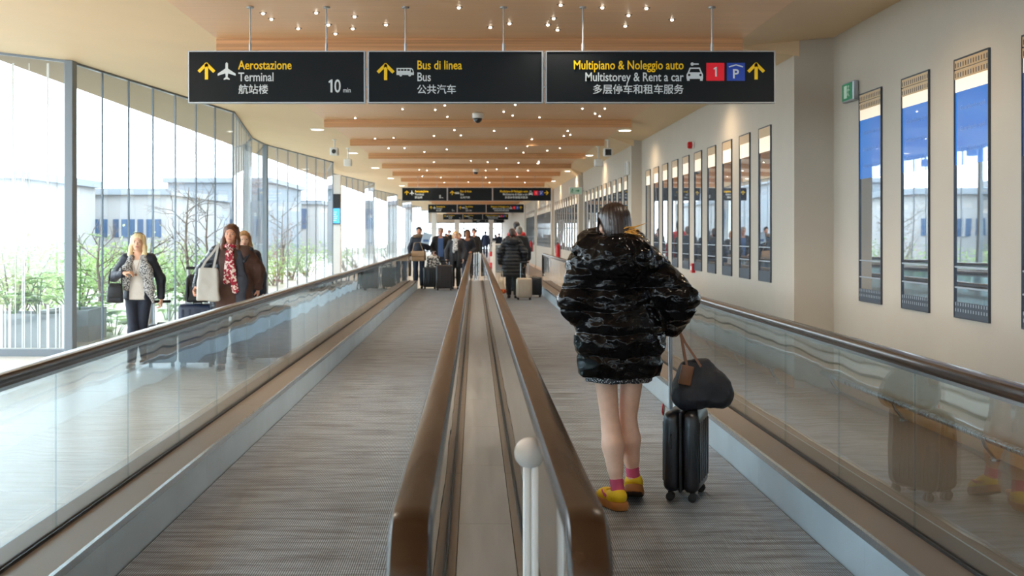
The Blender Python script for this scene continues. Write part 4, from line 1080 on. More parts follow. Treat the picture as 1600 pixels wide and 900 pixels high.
# dark handbag standing on the suitcase
M_navyf = mat('bag_navy', srgb(21, 24, 33), .62, bump=.25, bscale=(300, 300, 300)); M_tan = mat('leather_tan', srgb(116, 74, 44), .45, bump=.1)
hb = thing('handbag', 'dark navy handbag with brown straps resting on the black cabin suitcase', 'bag', (1.25, 6.37, .5655), math.radians(-6))
def bagdisp(P):
    return wrinkle((9, 9, 6), .012, False, 4.2)(P) + wrinkle((26, 26, 18), .003, True, 1.0)(P)
solid('bag_body', [rc((-.1, 0, .055), (.105, 0, .075), .055, .06, .05, (1, 1.1, 1)), rc((-.1, 0, .1), (.06, 0, .12), .06, .06, .08), rc((-.085, 0, .235), (.015, 0, .24), .032, .03, .16, (1, .7, 1)), rc((.085, 0, .09), (.0, 0, .23), .058, .03, .06)], .006, M_navyf, hb, [(V3(0, 0, .001), V3(0, 0, -1))], bagdisp)
for yy in (-.045, .045):
    strip([(-.085, yy, .22), (-.1, yy * .8, .30), (-.118, yy * .3, .40), (-.128, yy * .2, .44), (-.1, yy * .4, .38), (-.04, yy * .8, .29), (.0, yy, .225)], .013, .006, (0, 1, 0)).build('strap', M_tan, hb)
MB().rbox(-.036, .036, -.007, .007, -.055, .055, .006, 2, Matrix.Translation((-.098, -.072, .20)) @ Matrix.Rotation(.2, 4, 'Y')).build('leather_tag', M_tan, hb, smooth=True)
MB().lathe([(.012, -.005), (.012, .005)], (.03, -.03, .245), 12, Matrix.Rotation(PI / 2, 3, 'X')).build('clasp', mat('gold', srgb(212, 150, 70), .3, .9), hb)

# ================================================================ the girl in the shiny black jacket, seen from behind
g = thing('person', 'person from behind in a shiny black puffer jacket, bare legs and yellow sneakers', 'person', (.745, 6.15, ZB), PI)
F = Fig(1.665, .92, feet=[(-.094, -.11), (.012, .03)], knees=[(-.058, -.075, .462), (.044, -.01, .455)], elbows=[(-.315, .05, 1.14), (.225, .02, 1.13)],
        wrists=[(-.300, -.14, .985), (.17, -.21, 1.04)], head=(.28, .05, .04), ankle_up=(.075, .035), lean=(.03, 0), hands=[((.1, -.7, -.55), (1, 0, .2), 1.1), ((-.8, -.5, -.1), (0, -.2, -1), .8)])
M_hairD = mat('hair_dark', srgb(38, 24, 19), .36, spec=.5, var=.45, vscale=(60, 60, 8)); M_hairT = mat('hair_bleached_tips', srgb(196, 140, 52), .42, var=.25, vscale=(50, 50, 20))
M_leg = M_skinA
F.body(g, .0065, M_skinA, M_lip, M_brow, M_eye, calf=1.08)
def vinyl():
    m = mat('black_vinyl', (.0025, .0025, .003), .07, spec=.16); N = m.node_tree.nodes; L = m.node_tree.links
    tc = N.new('ShaderNodeTexCoord'); mp = N.new('ShaderNodeMapping'); mp.inputs['Scale'].default_value = (20, 20, 30); L.new(tc.outputs['Object'], mp.inputs[0])
    nz = N.new('ShaderNodeTexNoise'); nz.inputs['Detail'].default_value = 3; nz.inputs['Scale'].default_value = 1; nz.inputs['Distortion'].default_value = .8; L.new(mp.outputs[0], nz.inputs['Vector'])
    bp = N.new('ShaderNodeBump'); bp.inputs['Strength'].default_value = .28; bp.inputs['Distance'].default_value = .02
    L.new(nz.outputs[0], bp.inputs['Height']); L.new(bp.outputs[0], N['Principled BSDF'].inputs['Normal']); L.new(bp.outputs[0], N['Principled BSDF'].inputs['Coat Normal'])
    return m
M_vinyl = vinyl()
SEAMZ = .72
def puff(P):
    out = np.empty(len(P))
    for i, p in enumerate(P):
        n3 = mnoise.noise
        zz = p[2] - SEAMZ + .022 * n3((p[0] * 4.5, p[1] * 4.5, p[2] * 3)); ph = abs(math.sin(PI * zz / .122)); low = p[2] < 1.31
        near = max(0, 1 - ph * 1.15) if low else .3
        v = .017 * (ph ** .5 - .75) if low else 0
        v += .0085 * near * n3((p[0] * 24, p[1] * 24, p[2] * 5))
        v += .010 * (.35 - abs(n3((p[0] * 6.5 + 3, p[1] * 6.5, p[2] * 12))) * 1.5)
        v += .0075 * (.35 - abs(n3((p[0] * 15, p[1] * 15 + 9, p[2] * 19))) * 1.6)
        v += .0014 * n3((p[0] * 42, p[1] * 42, p[2] * 42))
        out[i] = v
    return out
Y7 = (1, .74, 1)
jk = [rc((-.006, 0, .72), (-.006, 0, .95), .228, .230, .06, Y7), rc((-.006, 0, .95), (.0, 0, 1.25), .230, .205, .06, Y7), rc((-.13, .0, 1.325), (.15, 0, 1.335), .105, .10, .06),
      rc((-.16, .0, 1.32), F.eR, .10, .105, .05), rc(F.eR, F.eR * .2 + F.wR * .8, .105, .088, .05), rc((.18, .0, 1.33), F.eL, .10, .10, .05), rc(F.eL, F.eL * .15 + F.wL * .85, .10, .08, .05)]
jacket = solid('puffer_jacket', jk, .0065, M_vinyl, g, [(V3(0, 0, SEAMZ - .002), V3(0, 0, -1))], puff)
# hood lying on the shoulders and the high collar
hd = [ring((.03, .015, 1.455), .112, .062, .04, (1.15, 1.0), -.2), rc((.235, .06, 1.415), (.05, .14, 1.40), .022, .075, .06), rc((-.255, .06, 1.345), (-.05, .14, 1.39), .022, .075, .06), ell((.005, .125, 1.35), (.20, .095, .10), .06), rc((.0, .15, 1.30), (.0, .155, 1.235), .10, .035, .06, (1, .6, 1))]
def hooddisp(P):
    out = np.empty(len(P))
    for i, p in enumerate(P):
        out[i] = .016 * (.4 - abs(mnoise.noise((p[0] * 9 + 7, p[1] * 9, p[2] * 13))) * 1.8) + .006 * (.4 - abs(mnoise.noise((p[0] * 24, p[1] * 24 + 5, p[2] * 30))) * 1.8)
    return out
solid('hood', hd, .006, M_vinyl, jacket, (), hooddisp)
for sd, (e_, w_) in (('R', (F.eR, F.wR)), ('L', (F.eL, F.wL))):
    solid('cuff', [rc(e_ * .2 + w_ * .8, e_ * .08 + w_ * .92, .058, .05, .01)], .006, mat('cuff_knit', (.01, .01, .012), .7), jacket)
M_lace = mat('skirt_speckle', srgb(60, 62, 66), .8); n_ = M_lace.node_tree; vz = n_.nodes.new('ShaderNodeTexVoronoi'); vz.inputs['Scale'].default_value = 120; tc_ = n_.nodes.new('ShaderNodeTexCoord'); n_.links.new(tc_.outputs['Object'], vz.inputs['Vector'])
rr_ = n_.nodes.new('ShaderNodeValToRGB'); rr_.color_ramp.elements[0].color = (.7, .72, .74, 1); rr_.color_ramp.elements[1].color = (.02, .02, .025, 1); rr_.color_ramp.elements[0].position = .25; rr_.color_ramp.elements[1].position = .4
n_.links.new(vz.outputs['Distance'], rr_.inputs[0]); n_.links.new(rr_.outputs[0], n_.nodes['Principled BSDF'].inputs['Base Color'])
solid('skirt', [rc((.0, 0, .62), (0, 0, .9), .185, .18, .03, (1, .74, 1))], .008, M_lace, g, [(V3(0, 0, .693), V3(0, 0, -1)), (V3(0, 0, .95), V3(0, 0, 1))], wrinkle((20, 20, 3), .006, False))
# hair tied low, bleached ends sticking out to the right
k_ = F.k; E_ = lambda p, r, kk=.02, sub=False: ell(F.hl(p), V3(r) * k_, kk, F.R, sub)
def hairdisp(P):
    out = np.empty(len(P))
    for i, p in enumerate(P):
        q = F.R.T @ (p - F.headc); a = math.atan2(q[0], q[1]); out[i] = .0035 * mnoise.noise((a * 14, q[2] * 5, 2)) + .002 * mnoise.noise((a * 40, q[2] * 8, 5))
    return out
hr = solid('hair', [E_((0, .022, .036), (.088, .104, .088)), E_((0, .065, -.035), (.080, .062, .07), .04), E_((-.012, .09, -.075), (.052, .04, .035), .03), E_((0, -.115, -.05), (.07, .09, .1), .012, True)], .005, M_hairD, g, disp=hairdisp)
tp = MB(); rnd = random.Random(5)
for i in range(44):
    a = F.hl((-.018 + rnd.uniform(-.03, .03), .112 + rnd.uniform(-.012, .006), -.052 + rnd.uniform(-.03, .024))); ln = rnd.uniform(.03, .10)
    d = V3(-1 + rnd.uniform(-.1, .5), .45 + rnd.uniform(-.3, .3), rnd.uniform(-.35, .35)); d /= np.linalg.norm(d)
    c = a + d * ln * .5 + V3(0, 0, rnd.uniform(-.006, .01)); e = a + d * ln + V3(0, 0, rnd.uniform(-.03, .012))
    tp.tube([a, c, e], [.0042, .0034, .0008], 5)
tp.build('bleached_tips', M_hairT, hr, smooth='full')
tp = MB()
for i in range(12):
    a = F.hl((.078, .0 + rnd.uniform(-.02, .02), .05 + rnd.uniform(-.03, .03))); b2 = F.hl((.108 + rnd.uniform(-.006, .006), .03, -.02)); c = F.hl((.112 + rnd.uniform(-.008, .012), .04, -.085 + rnd.uniform(-.02, .02)))
    tp.tube([a, b2, c], [.003, .0026, .0008], 5)
tp.build('loose_lock', M_hairD, hr, smooth='full')
# sneakers with thick gum soles, pink socks
M_yel = mat('sneaker_yellow', srgb(228, 190, 12), .6, bump=.15, bscale=(200, 200, 200)); M_gum = mat('gum_sole', srgb(164, 104, 46), .55); M_pink = mat('sock_pink', srgb(206, 84, 118), .75, bump=.3, bscale=(300, 300, 60)); M_dsole = mat('sole_underside', srgb(60, 42, 28), .7)
def sneaker(loc, yaw, pitch):
    up = [rc((0, .018, .075), (0, -.01, .07), .041, .044, .02, (1, 1, 1)), rc((0, -.01, .062), (0, -.12, .055), .046, .046, .03, (1, 1, .75)), rc((0, -.12, .055), (0, -.165, .05), .046, .036, .03, (1, 1, .7))]
    o = solid('sneaker', up, .005, M_yel, g, [(V3(0, 0, .113), V3(0, 0, 1)), (V3(0, 0, .04), V3(0, 0, -1))])
    solid('gum_sole', [rc((0, .02, .022), (0, -.155, .022), .052, .048, .01), rc((0, -.1, .022), (0, -.13, .022), .056, .056, .03)], .005, [M_gum, M_dsole], o, [(V3(0, 0, .047), V3(0, 0, 1)), (V3(0, 0, 0), V3(0, 0, -1))], paint=lambda Cn: (Cn[:, 2] < .004).astype(int))
    for sx in (-1, 1):
        q = MB(); pts = [(sx * .0455, .02, .066), (sx * .0485, -.03, .064), (sx * .049, -.07, .074), (sx * .041, -.10, .088)]
        for i in range(3): q.bar(pts[i], pts[i + 1], .004, (.012, .016, .012)[i])
        q.build('side_stripe', M_pink, o)
    q = MB(); q.box(-.03, .03, .0, .0, 0, 0) if False else None
    lc = MB()
    for i in range(4): lc.tube([(-.024, -.06 - i * .018, .099 - i * .005), (.024, -.064 - i * .018, .099 - i * .005)], .0035, 6)
    lc.build('laces', M_yel, o)
    o.location = loc; o.rotation_euler = (pitch, 0, yaw)
sneaker((.012, .035, .0), .38, 0)
sneaker((-.098, -.105, .052), -.12, .34)
for A_, K_ in ((F.aL, F.kL), (F.aR, F.kR)):
    d = (K_ - A_) / np.linalg.norm(K_ - A_)
    solid('sock', [rc(A_ - d * .03, A_ + d * .045, .038, .0365, .005)], .004, M_pink, g, [(A_ + d * .045, d), (A_ - d * .06, -d)])

# ================================================================ the two women on the left corridor
M_navyj = mat('jacket_navy', srgb(26, 31, 46), .55, bump=.2, bscale=(120, 120, 120)); M_jean = mat('jeans_dark', srgb(30, 38, 56), .7, bump=.2, bscale=(200, 200, 200)); M_cream = mat('knit_cream', srgb(226, 222, 216), .8, bump=.4, bscale=(160, 160, 40))
M_shoeb = mat('shoe_black', srgb(26, 26, 28), .4); M_soleb = mat('sole_dark', srgb(40, 38, 36), .7); M_solew = mat('sole_pale', srgb(206, 204, 198), .6)
def speckle(name, c0, c1, sc, pos=.5):
    m = mat(name, c0, .8); N = m.node_tree.nodes; L = m.node_tree.links; tc = N.new('ShaderNodeTexCoord'); nz = N.new('ShaderNodeTexNoise'); nz.inputs['Scale'].default_value = sc; nz.inputs['Detail'].default_value = 2
    r = N.new('ShaderNodeValToRGB'); r.color_ramp.interpolation = 'CONSTANT'; r.color_ramp.elements[0].color = (*c0, 1); r.color_ramp.elements[1].color = (*c1, 1); r.color_ramp.elements[0].position = 0; r.color_ramp.elements[1].position = pos
    L.new(tc.outputs['Object'], nz.inputs['Vector']); L.new(nz.outputs[0], r.inputs[0]); L.new(r.outputs[0], N['Principled BSDF'].inputs['Base Color']); return m
M_tweed = speckle('tweed_grey', srgb(66, 68, 72), srgb(196, 196, 196), 90)
M_blond = mat('hair_blond', srgb(238, 216, 170), .42, var=.18, vscale=(50, 50, 6))
p = thing('person', 'blonde person in navy jacket and pale top walking by the left windows', 'person', (-3.98, 13.1, 0), .06)
F = Fig(1.575, .92, feet=[(-.05, -.12), (.035, .16)], knees=[(-.035, -.11, .44), (.045, -.03, .44)], elbows=[(-.295, .03, 1.06), (.25, .03, 1.04)], wrists=[(-.115, -.20, 1.11), (.265, -.01, .80)],
        hands=[((.9, -.25, .15), (0, .3, -1), 1.2), ((.0, .05, -1), (-1, 0, 0), 1.3)], head=(.03, .03, .03), ankle_up=(0, .03))
F.body(p, .0075, M_skinA, M_lip, M_brow, M_eye)
F.trousers(p, .009, M_jean, .008, 'jeans')
F.coat('knit_top', p, .009, M_cream, .80, th=.004, sleeve=.3, collar=False, flare=.015, neck_r=.085, disp=wrinkle((9, 9, 14), .004))
F.coat('navy_jacket', p, .009, M_navyj, .80, th=.016, openw=.085, flare=.02, collar=False, disp=wrinkle((12, 12, 18), .005), sleeve=.9)
lap = [rc((-.075, -.055, 1.28), (-.125, -.110, 1.10), .032, .062, .03, (1, .55, 1)), rc((-.125, -.115, 1.12), (-.11, -.12, .93), .062, .03, .04, (1, .5, 1)), rc((.075, -.055, 1.28), (.115, -.110, 1.12), .032, .062, .03, (1, .55, 1)), rc((.115, -.115, 1.14), (.15, -.12, .93), .06, .045, .04, (1, .5, 1)), rc((.15, -.12, .93), (.19, -.09, .76), .045, .012, .04, (1, .5, 1))]
lap += [rc((-.075, .03, 1.31), (-.07, -.05, 1.28), .025, .035, .03), rc((.075, .03, 1.31), (.07, -.05, 1.28), .025, .035, .03), rc((-.07, .055, 1.315), (.07, .055, 1.315), .022, .022, .03)]
solid('tweed_lapels', lap, .008, M_tweed, p, disp=wrinkle((10, 10, 12), .006))
F.hair(p, .006, M_blond, 'long')
F.shoes(p, .008, M_shoeb, M_solew)
MB().tube([F.hl((-.066, -.02, .098)), F.hl((-.035, -.04, .119)), F.hl((.035, -.04, .119)), F.hl((.066, -.02, .098))], .005, 8).build('sunglasses_on_hair', M_darkm, p, smooth='full')
MB().ball((0.0, -.125, 1.09), .016, 12, 8, (1, .4, 1)).tube([(-.05, -.1, 1.3), (-.02, -.12, 1.18), (0, -.125, 1.1), (.02, -.12, 1.18), (.05, -.1, 1.3)], .0025, 5).build('pendant', mat('pendant_bronze', srgb(150, 104, 78), .4, .5), p)
# her shoulder bag and trolley
bg = thing('shoulder_bag', 'small black shoulder bag hanging at the hip of the blonde person', 'bag', (-4.2, 12.93, .76), .15)
solid('bag_body', [rb((0, 0, .12), (.10, .045, .115), .035, .02, taper=(.25, .3))], .007, mat('bag_black_leather', srgb(30, 34, 42), .35, bump=.1), bg, disp=wrinkle((9, 9, 9), .006, False))
MB().rbox(-.075, .08, -.052, -.03, .07, .2, .012, 2).build('flap', mat('bag_black_leather', (0, 0, 0)), bg, smooth=True)
MB().tube([(-.07, 0, .22), (-.05, -.0, .40), (.07, -.01, .42), (.075, 0, .21)], .008, 8).build('strap', mat('bag_black_leather', (0, 0, 0)), bg, smooth='full')
suitcase('small dark grey trolley case pulled by the blonde person', (-3.735, 13.2, 0), .3, .34, .22, .50, srgb(74, 82, 92), handle=.765, pole_gap=.17, ribs=4)

M_brown = mat('coat_brown', srgb(72, 46, 36), .75, bump=.25, bscale=(160, 160, 160)); M_leath = mat('leather_navy', srgb(22, 30, 42), .28, bump=.3, bscale=(90, 90, 90))
M_hairB = mat('hair_brown', srgb(92, 56, 38), .42, var=.3, vscale=(50, 50, 6)); M_scarf = speckle('scarf_red_white', srgb(150, 22, 48), srgb(232, 214, 206), 34, .53)
p = thing('person', 'brown-haired person in brown coat and red patterned scarf by the left handrail', 'person', (-2.86, 12.95, 0), 0)
F = Fig(1.675, 1.06, feet=[(-.10, -.08), (.11, .1)], elbows=[(-.345, .02, 1.13), (.30, .06, 1.15)], wrists=[(-.36, -.18, .945), (.285, .12, .93)], hands=[((-.15, -.6, -.4), (1, 0, 0), 1.0), None], head=(0, .02, .03), shoulder=.18)
F.body(p, .0075, M_skinB, M_lip, M_brow, M_eye)
F.trousers(p, .01, M_jean, .012, 'jeans')
F.coat('brown_cardigan', p, .009, M_brown, .62, th=.02, sleeve=.3, collar=False, flare=.04, disp=wrinkle((9, 9, 10), .006), neck_r=.075)
F.coat('open_coat', p, .009, [M_leath, M_brown], .66, th=.045, openw=.10, flare=.05, collar=False, disp=wrinkle((10, 10, 16), .008), sleeve=.92) if False else None
ops_ = [rc(F.sR, F.eR, .078, .072, .04), rc(F.eR, F.eR * .08 + F.wR * .92, .07, .054, .04), rc((-.14, .02, 1.33), (-.15, .0, .98), .07, .07, .06, (1, 1.3, 1)), rc((-.17, 0, .98), (-.165, 0, .72), .07, .075, .05, (1, 1.3, 1))]
solid('leather_jacket_side', ops_, .009, M_leath, p, disp=wrinkle((10, 10, 22), .010))
ops_ = [rc(F.sL, F.eL, .076, .07, .04), rc(F.eL, F.eL * .1 + F.wL * .9, .07, .056, .04), rc((.15, .02, 1.33), (.17, .0, .98), .07, .07, .06, (1, 1.3, 1)), rc((.17, 0, .98), (.17, 0, .64), .07, .085, .05, (1, 1.3, 1))]
solid('brown_coat_side', ops_, .009, M_brown, p, disp=wrinkle((9, 9, 14), .008))
solid('navy_lining', [rc((.10, -.075, 1.33), (.135, -.115, 1.02), .05, .06, .03, (1, .28, 1)), rc((.135, -.115, 1.02), (.13, -.135, .68), .06, .06, .03, (1, .28, 1))], .009, M_navyj, p, disp=wrinkle((9, 9, 14), .005))
solid('coat_collar', [rc((.08, -.01, 1.40), (.235, -.03, 1.385), .035, .014, .03, (1, .8, 1)), rc((.235, -.03, 1.385), (.17, -.10, 1.25), .022, .018, .03, (1, .6, 1)), rc((-.08, .02, 1.40), (-.185, .01, 1.41), .03, .015, .03)], .008, M_leath, p, disp=wrinkle((14, 14, 14), .006))
solid('scarf', [ring((0, .0, 1.405), .072, .026, .03, (1, .95), -.25), rc((.015, -.105, 1.37), (.035, -.14, 1.14), .03, .036, .015, (1, .5, 1)), rc((.035, -.14, 1.14), (.075, -.145, .92), .036, .04, .03, (1, .45, 1)), rc((-.015, -.10, 1.35), (-.03, -.135, 1.02), .03, .036, .015, (1, .5, 1))], .007, M_scarf, p, disp=wrinkle((24, 24, 12), .005))
F.hair(p, .006, M_hairB, 'long')
F.shoes(p, .009, M_shoeb, M_soleb)
tb = thing('tote_bag', 'pale grey tote bag under the arm of the person in the brown coat', 'bag', (-3.07, 12.70, .80), .1)
M_tote = mat('tote_grey', srgb(186, 186, 182), .55, bump=.1)
solid('bag_body', [rb((.0, 0, .19), (.135, .055, .19), .025, .02, taper=(.22, .3))], .008, M_tote, tb, disp=wrinkle((6, 6, 5), .012, False))
for yy in (-.035, .03):
    strip([(-.08, yy, .36), (-.03, yy, .45), (.06, yy, .56), (.115, yy * .8, .65), (.10, yy, .56), (.06, yy, .37)], .018, .006, (0, 1, 0)).build('strap', M_tote, tb)
M_bk = mat('backpack_black', srgb(28, 31, 36), .6, bump=.3, bscale=(140, 140, 140))
cs = suitcase('dark navy suitcase standing left of the person in the brown coat', (-3.325, 13.25, 0), .1, .42, .27, .74, srgb(36, 48, 72), handle=1.16, pole_gap=.26)
bp_ = thing('backpack', 'black backpack lying on top of the dark navy suitcase by the windows', 'backpack', (-3.31, 13.2, .755), .1)
solid('bag_body', [rb((0, 0, .17), (.15, .095, .165), .06, .03, taper=(.15, .2)), rb((0, -.09, .12), (.11, .05, .10), .04, .02)], .008, M_bk, bp_, disp=wrinkle((10, 10, 10), .008, False))
MB().tube([(-.05, .02, .33), (-.03, .02, .37), (.03, .02, .37), (.05, .02, .33)], .009, 8).build('carry_loop', M_bk, bp_, smooth='full')
MB().tube([(-.11, -.06, .29), (-.10, -.14, .2), (-.1, -.15, .1), (-.1, -.1, .02)], .016, 8).build('shoulder_strap', M_bk, bp_, smooth='full')
suitcase('big blue-grey suitcase in front of the person in the brown coat', (-2.62, 13.75, 0), .05, .62, .30, .68, srgb(96, 116, 136), ribs=6)
M_blond2 = mat('hair_darkblond', srgb(168, 128, 86), .45, var=.25, vscale=(50, 50, 6))
p = thing('person', 'person with dark blond hair hidden behind the one in the brown coat', 'person', (-2.945, 14.05, 0), .3)
F = Fig(1.60, .95); F.body(p, .011, M_skinA, M_lip, M_brow, M_eye); F.trousers(p, .012, M_jean); F.coat('coat', p, .012, M_navyj, .7, flare=.03, disp=wrinkle()); F.hair(p, .008, M_blond2, 'long'); F.shoes(p, .01, M_shoeb, M_soleb)

# ================================================================ travellers on the walkways, farther away
def at(px, D, z=ZB): return (CAMX + (px - VX) / FPX * D, D, z)
M_dnavy = mat('coat_darknavy', srgb(24, 30, 44), .7); M_blk = mat('coat_black', srgb(24, 25, 29), .65); M_dgrey = mat('coat_darkgrey', srgb(46, 48, 54), .75); M_redj = mat('jacket_red', srgb(180, 26, 34), .6); M_blue = mat('shirt_blue', srgb(72, 104, 156), .7); M_dkblue = mat('jacket_blue', srgb(34, 46, 78), .65)
M_hairG = mat('hair_grey', srgb(150, 144, 138), .5, var=.25, vscale=(60, 60, 20)); M_hairK = mat('hair_black', srgb(28, 22, 20), .4, var=.3, vscale=(50, 50, 8)); M_fur = mat('fur_trim', srgb(120, 98, 80), .9, bump=.8, bscale=(80, 80, 80)); M_scarfp = speckle('scarf_pale', srgb(120, 122, 128), srgb(222, 220, 216), 40)
def glasses(F, p):
    b = MB()
    for sx in (-1, 1): b.tube([F.hl((sx * .031 + .018 * math.cos(a), -.095, .003 + .0145 * math.sin(a))) for a in np.linspace(0, 2 * PI, 13)], .0022, 5)
    b.tube([F.hl((-.01, -.096, .006)), F.hl((.01, -.096, .006))], .002, 5); b.build('glasses', M_darkm, p)
hh = .0125
# four side by side on the left belt, coming towards the viewer
p = thing('person', 'person in dark navy coat with fur collar holding a pale paper, far left walkway', 'person', at(654.5, 31.0), 0)
F = Fig(1.70, .95, elbows=[(-.25, .03, 1.12), (.25, .0, 1.12)], wrists=[(-.24, -.03, .90), (.13, -.22, 1.24)], hands=[None, ((.1, -.3, .9), (0, -1, 0), .8)], feet=[(-.09, 0), (.08, .05)])
F.body(p, hh, M_skinB, M_lip, M_brow, M_eye); F.trousers(p, hh, M_jean); F.coat('coat', p, hh, M_dnavy, .78, th=.03, flare=.01, disp=wrinkle()); F.hair(p, .009, M_hairK, 'tied'); F.shoes(p, hh, M_shoeb, M_soleb)
solid('fur_collar', [ring((0, .0, 1.43), .11, .05, .03, (1.2, .95), -.25)], hh, M_fur, p)
pp = thing('paper', 'pale blue paper sheet held up by the person with the fur collar', 'paper', (at(664, 30.7)[0], 30.70, 1.30), .2)
MB().rbox(-.12, .12, -.004, .004, 0, .30, .003, 1, Matrix.Rotation(.25, 4, 'Y')).build('sheet', mat('paper_blue', srgb(186, 212, 236), .6), pp); MB().box(-.05, .1, -.0055, -.0045, .05, .12).build('print', mat('paper_print', srgb(90, 120, 170), .6), pp)
bt = thing('shoulder_bag', 'tan shoulder bag at the hip of the person with the fur collar', 'bag', (at(653, 30.8)[0], 30.78, .82), 0)
solid('bag_body', [rb((0, 0, .14), (.19, .05, .14), .03, .02)], .012, mat('bag_tan', srgb(172, 140, 108), .5), bt); MB().rbox(-.18, .18, -.06, -.04, .12, .27, .01, 2).build('flap', mat('bag_tan', (0, 0, 0)), bt); MB().tube([(-.15, 0, .27), (-.1, -.02, .5), (.06, -.02, .52), (.15, 0, .27)], .01, 6).build('strap', mat('bag_tan', (0, 0, 0)), bt)
p = thing('person', 'grey-haired person in open dark jacket and blue shirt on the left walkway', 'person', at(688.5, 31.2), 0)
F = Fig(1.69, 1.1, elbows=[(-.27, .0, 1.1), (.27, .02, 1.1)], wrists=[(-.2, -.22, .98), (.25, -.08, .90)], feet=[(-.1, 0), (.1, 0)])
F.body(p, hh, M_skinB, M_lip, M_hairG, M_eye); F.trousers(p, hh, mat('trousers_grey', srgb(92, 100, 112), .75)); F.coat('shirt', p, hh, M_blue, .86, th=.006, sleeve=.3, collar=True); F.coat('jacket', p, hh, M_blk, .82, th=.028, openw=.075, disp=wrinkle()); F.hair(p, .009, M_hairG, 'short'); F.shoes(p, hh, M_shoeb, M_soleb); glasses(F, p)
bt = thing('tote_bag', 'black and white patterned tote bag carried by the grey-haired person', 'bag', (at(677, 30.8)[0], 30.82, .62), .1)
M_pat = speckle('tote_pattern', srgb(40, 42, 48), srgb(206, 202, 196), 18, .5)
solid('bag_body', [rb((0, 0, .17), (.2, .07, .17), .05, .02, taper=(.15, .3))], .012, M_pat, bt, disp=wrinkle((8, 8, 8), .01, False)); MB().tube([(-.1, 0, .31), (-.04, 0, .46), (.06, 0, .47), (.1, 0, .31)], .01, 6).build('handle', M_pat, bt)
p = thing('person', 'blond person with glasses and pale scarf in dark grey coat, left walkway', 'person', at(711.5, 30.6), 0)
F = Fig(1.585, 1.02, elbows=[(-.25, .02, 1.04), (.24, .02, 1.04)], wrists=[(-.25, -.08, .82), (.22, -.1, .82)], feet=[(-.08, 0), (.08, .06)])
F.body(p, hh, M_skinA, M_lip, M_brow, M_eye); F.trousers(p, hh, M_blk); F.coat('coat', p, hh, M_dgrey, .58, th=.024, openw=.05, flare=.02, disp=wrinkle()); F.coat('top', p, hh, M_blk, .75, th=.006, sleeve=.3); F.hair(p, .009, mat('hair_fair', srgb(206, 170, 116), .45, var=.2, vscale=(50, 50, 8)), 'bob'); F.shoes(p, hh, M_shoeb, M_soleb); glasses(F, p)
solid('scarf', [ring((0, 0, 1.335), .075, .035, .03, (1, .95), -.25), rc((-.03, -.1, 1.3), (-.04, -.13, 1.02), .035, .04, .03, (1, .6, 1)), rc((.03, -.1, 1.3), (.04, -.13, 1.08), .035, .035, .03, (1, .6, 1))], hh, M_scarfp, p)
p = thing('person', 'dark curly-haired person in navy v-neck top leaning on the centre handrail', 'person', at(730, 32.6, 0), 0)
F = Fig(1.70, 1.0, elbows=[(-.25, .02, 1.1), (.24, -.02, 1.13)], wrists=[(-.2, -.15, .92), (.10, -.24, 1.05)], hands=[None, ((-.2, -.9, -.1), (0, 0, -1), .8)], feet=[(-.09, 0), (.05, .03)])
F.body(p, hh, M_skinC, M_lip, M_hairK, M_eye); F.trousers(p, hh, M_jean); F.coat('top', p, hh, M_dnavy, .80, th=.014, collar=False, disp=wrinkle(), neck_r=.09); F.hair(p, .009, M_hairK, 'bob', amp=.018); F.shoes(p, hh, M_shoeb, M_soleb); glasses(F, p)
suitcase('large dark brown suitcase between the grey-haired and the blond traveller', (at(694, 29.9)[0], 30.0, ZB), 0, .44, .28, .68, srgb(44, 34, 32), soft=True, handle=.78, pole_gap=.26)
suitcase('black suitcase behind the tote bag on the left walkway', (at(671, 30.5)[0], 30.75, ZB), 0, .36, .24, .60, srgb(30, 30, 34), soft=True)
# right belt, going away
M_quilt = mat('quilted_black', srgb(26, 28, 34), .5, spec=.4)
def quilt(P): return .014 * (np.abs(np.sin(PI * P[:, 2] / .085)) ** .6 - .6) + wrinkle((14, 14, 10), .004)(P)
p = thing('person', 'person from behind in long black quilted coat on the right walkway', 'person', at(800, 26.3), PI)
F = Fig(1.63, 1.12, elbows=[(-.29, .03, 1.08), (.28, .03, 1.08)], wrists=[(-.30, -.05, .83), (.27, -.02, .83)], feet=[(-.09, 0), (.07, -.1)], knees=None)
F.body(p, .011, M_skinB, M_lip, M_brow, M_eye); F.trousers(p, .011, M_blk); F.coat('quilted_coat', p, .010, M_quilt, .50, th=.045, flare=.04, disp=quilt, cutneck=False); F.hair(p, .008, mat('hair_darkbrown', srgb(52, 36, 30), .45, var=.3, vscale=(50, 50, 8)), 'back'); F.shoes(p, hh, M_shoeb, M_soleb)
solid('hood', [ell((0, .13, 1.33), (.17, .07, .10), .03), ring((0, .03, 1.40), .10, .045, .03, (1.1, 1), -.3)], .01, M_quilt, p, disp=wrinkle())
suitcase('beige hard suitcase pulled by the person in the long quilted coat', (at(819, 25.6)[0], 25.65, ZB), PI, .36, .23, .50, srgb(186, 170, 152), handle=.86, pole_gap=.17, ribs=4)
suitcase('black suitcase just right of the beige one on the right walkway', (at(836, 26.6)[0], 26.75, ZB), PI * .95, .34, .22, .48, srgb(26, 27, 30), soft=True)
sb = thing('shopping_bag', 'pale shopping bag with red and yellow check carried by the quilted coat', 'bag', (at(783, 26.0)[0], 26.1, ZB + .12), .1)
M_plaid = mat('plaid_red', srgb(190, 40, 36), .7); M_pale = mat('bag_pale', srgb(206, 186, 160), .7)
solid('bag_body', [rb((0, 0, .16), (.11, .06, .16), .03, .02, taper=(.5, .5))], .01, M_pale, sb, disp=wrinkle((9, 9, 9), .01, False))
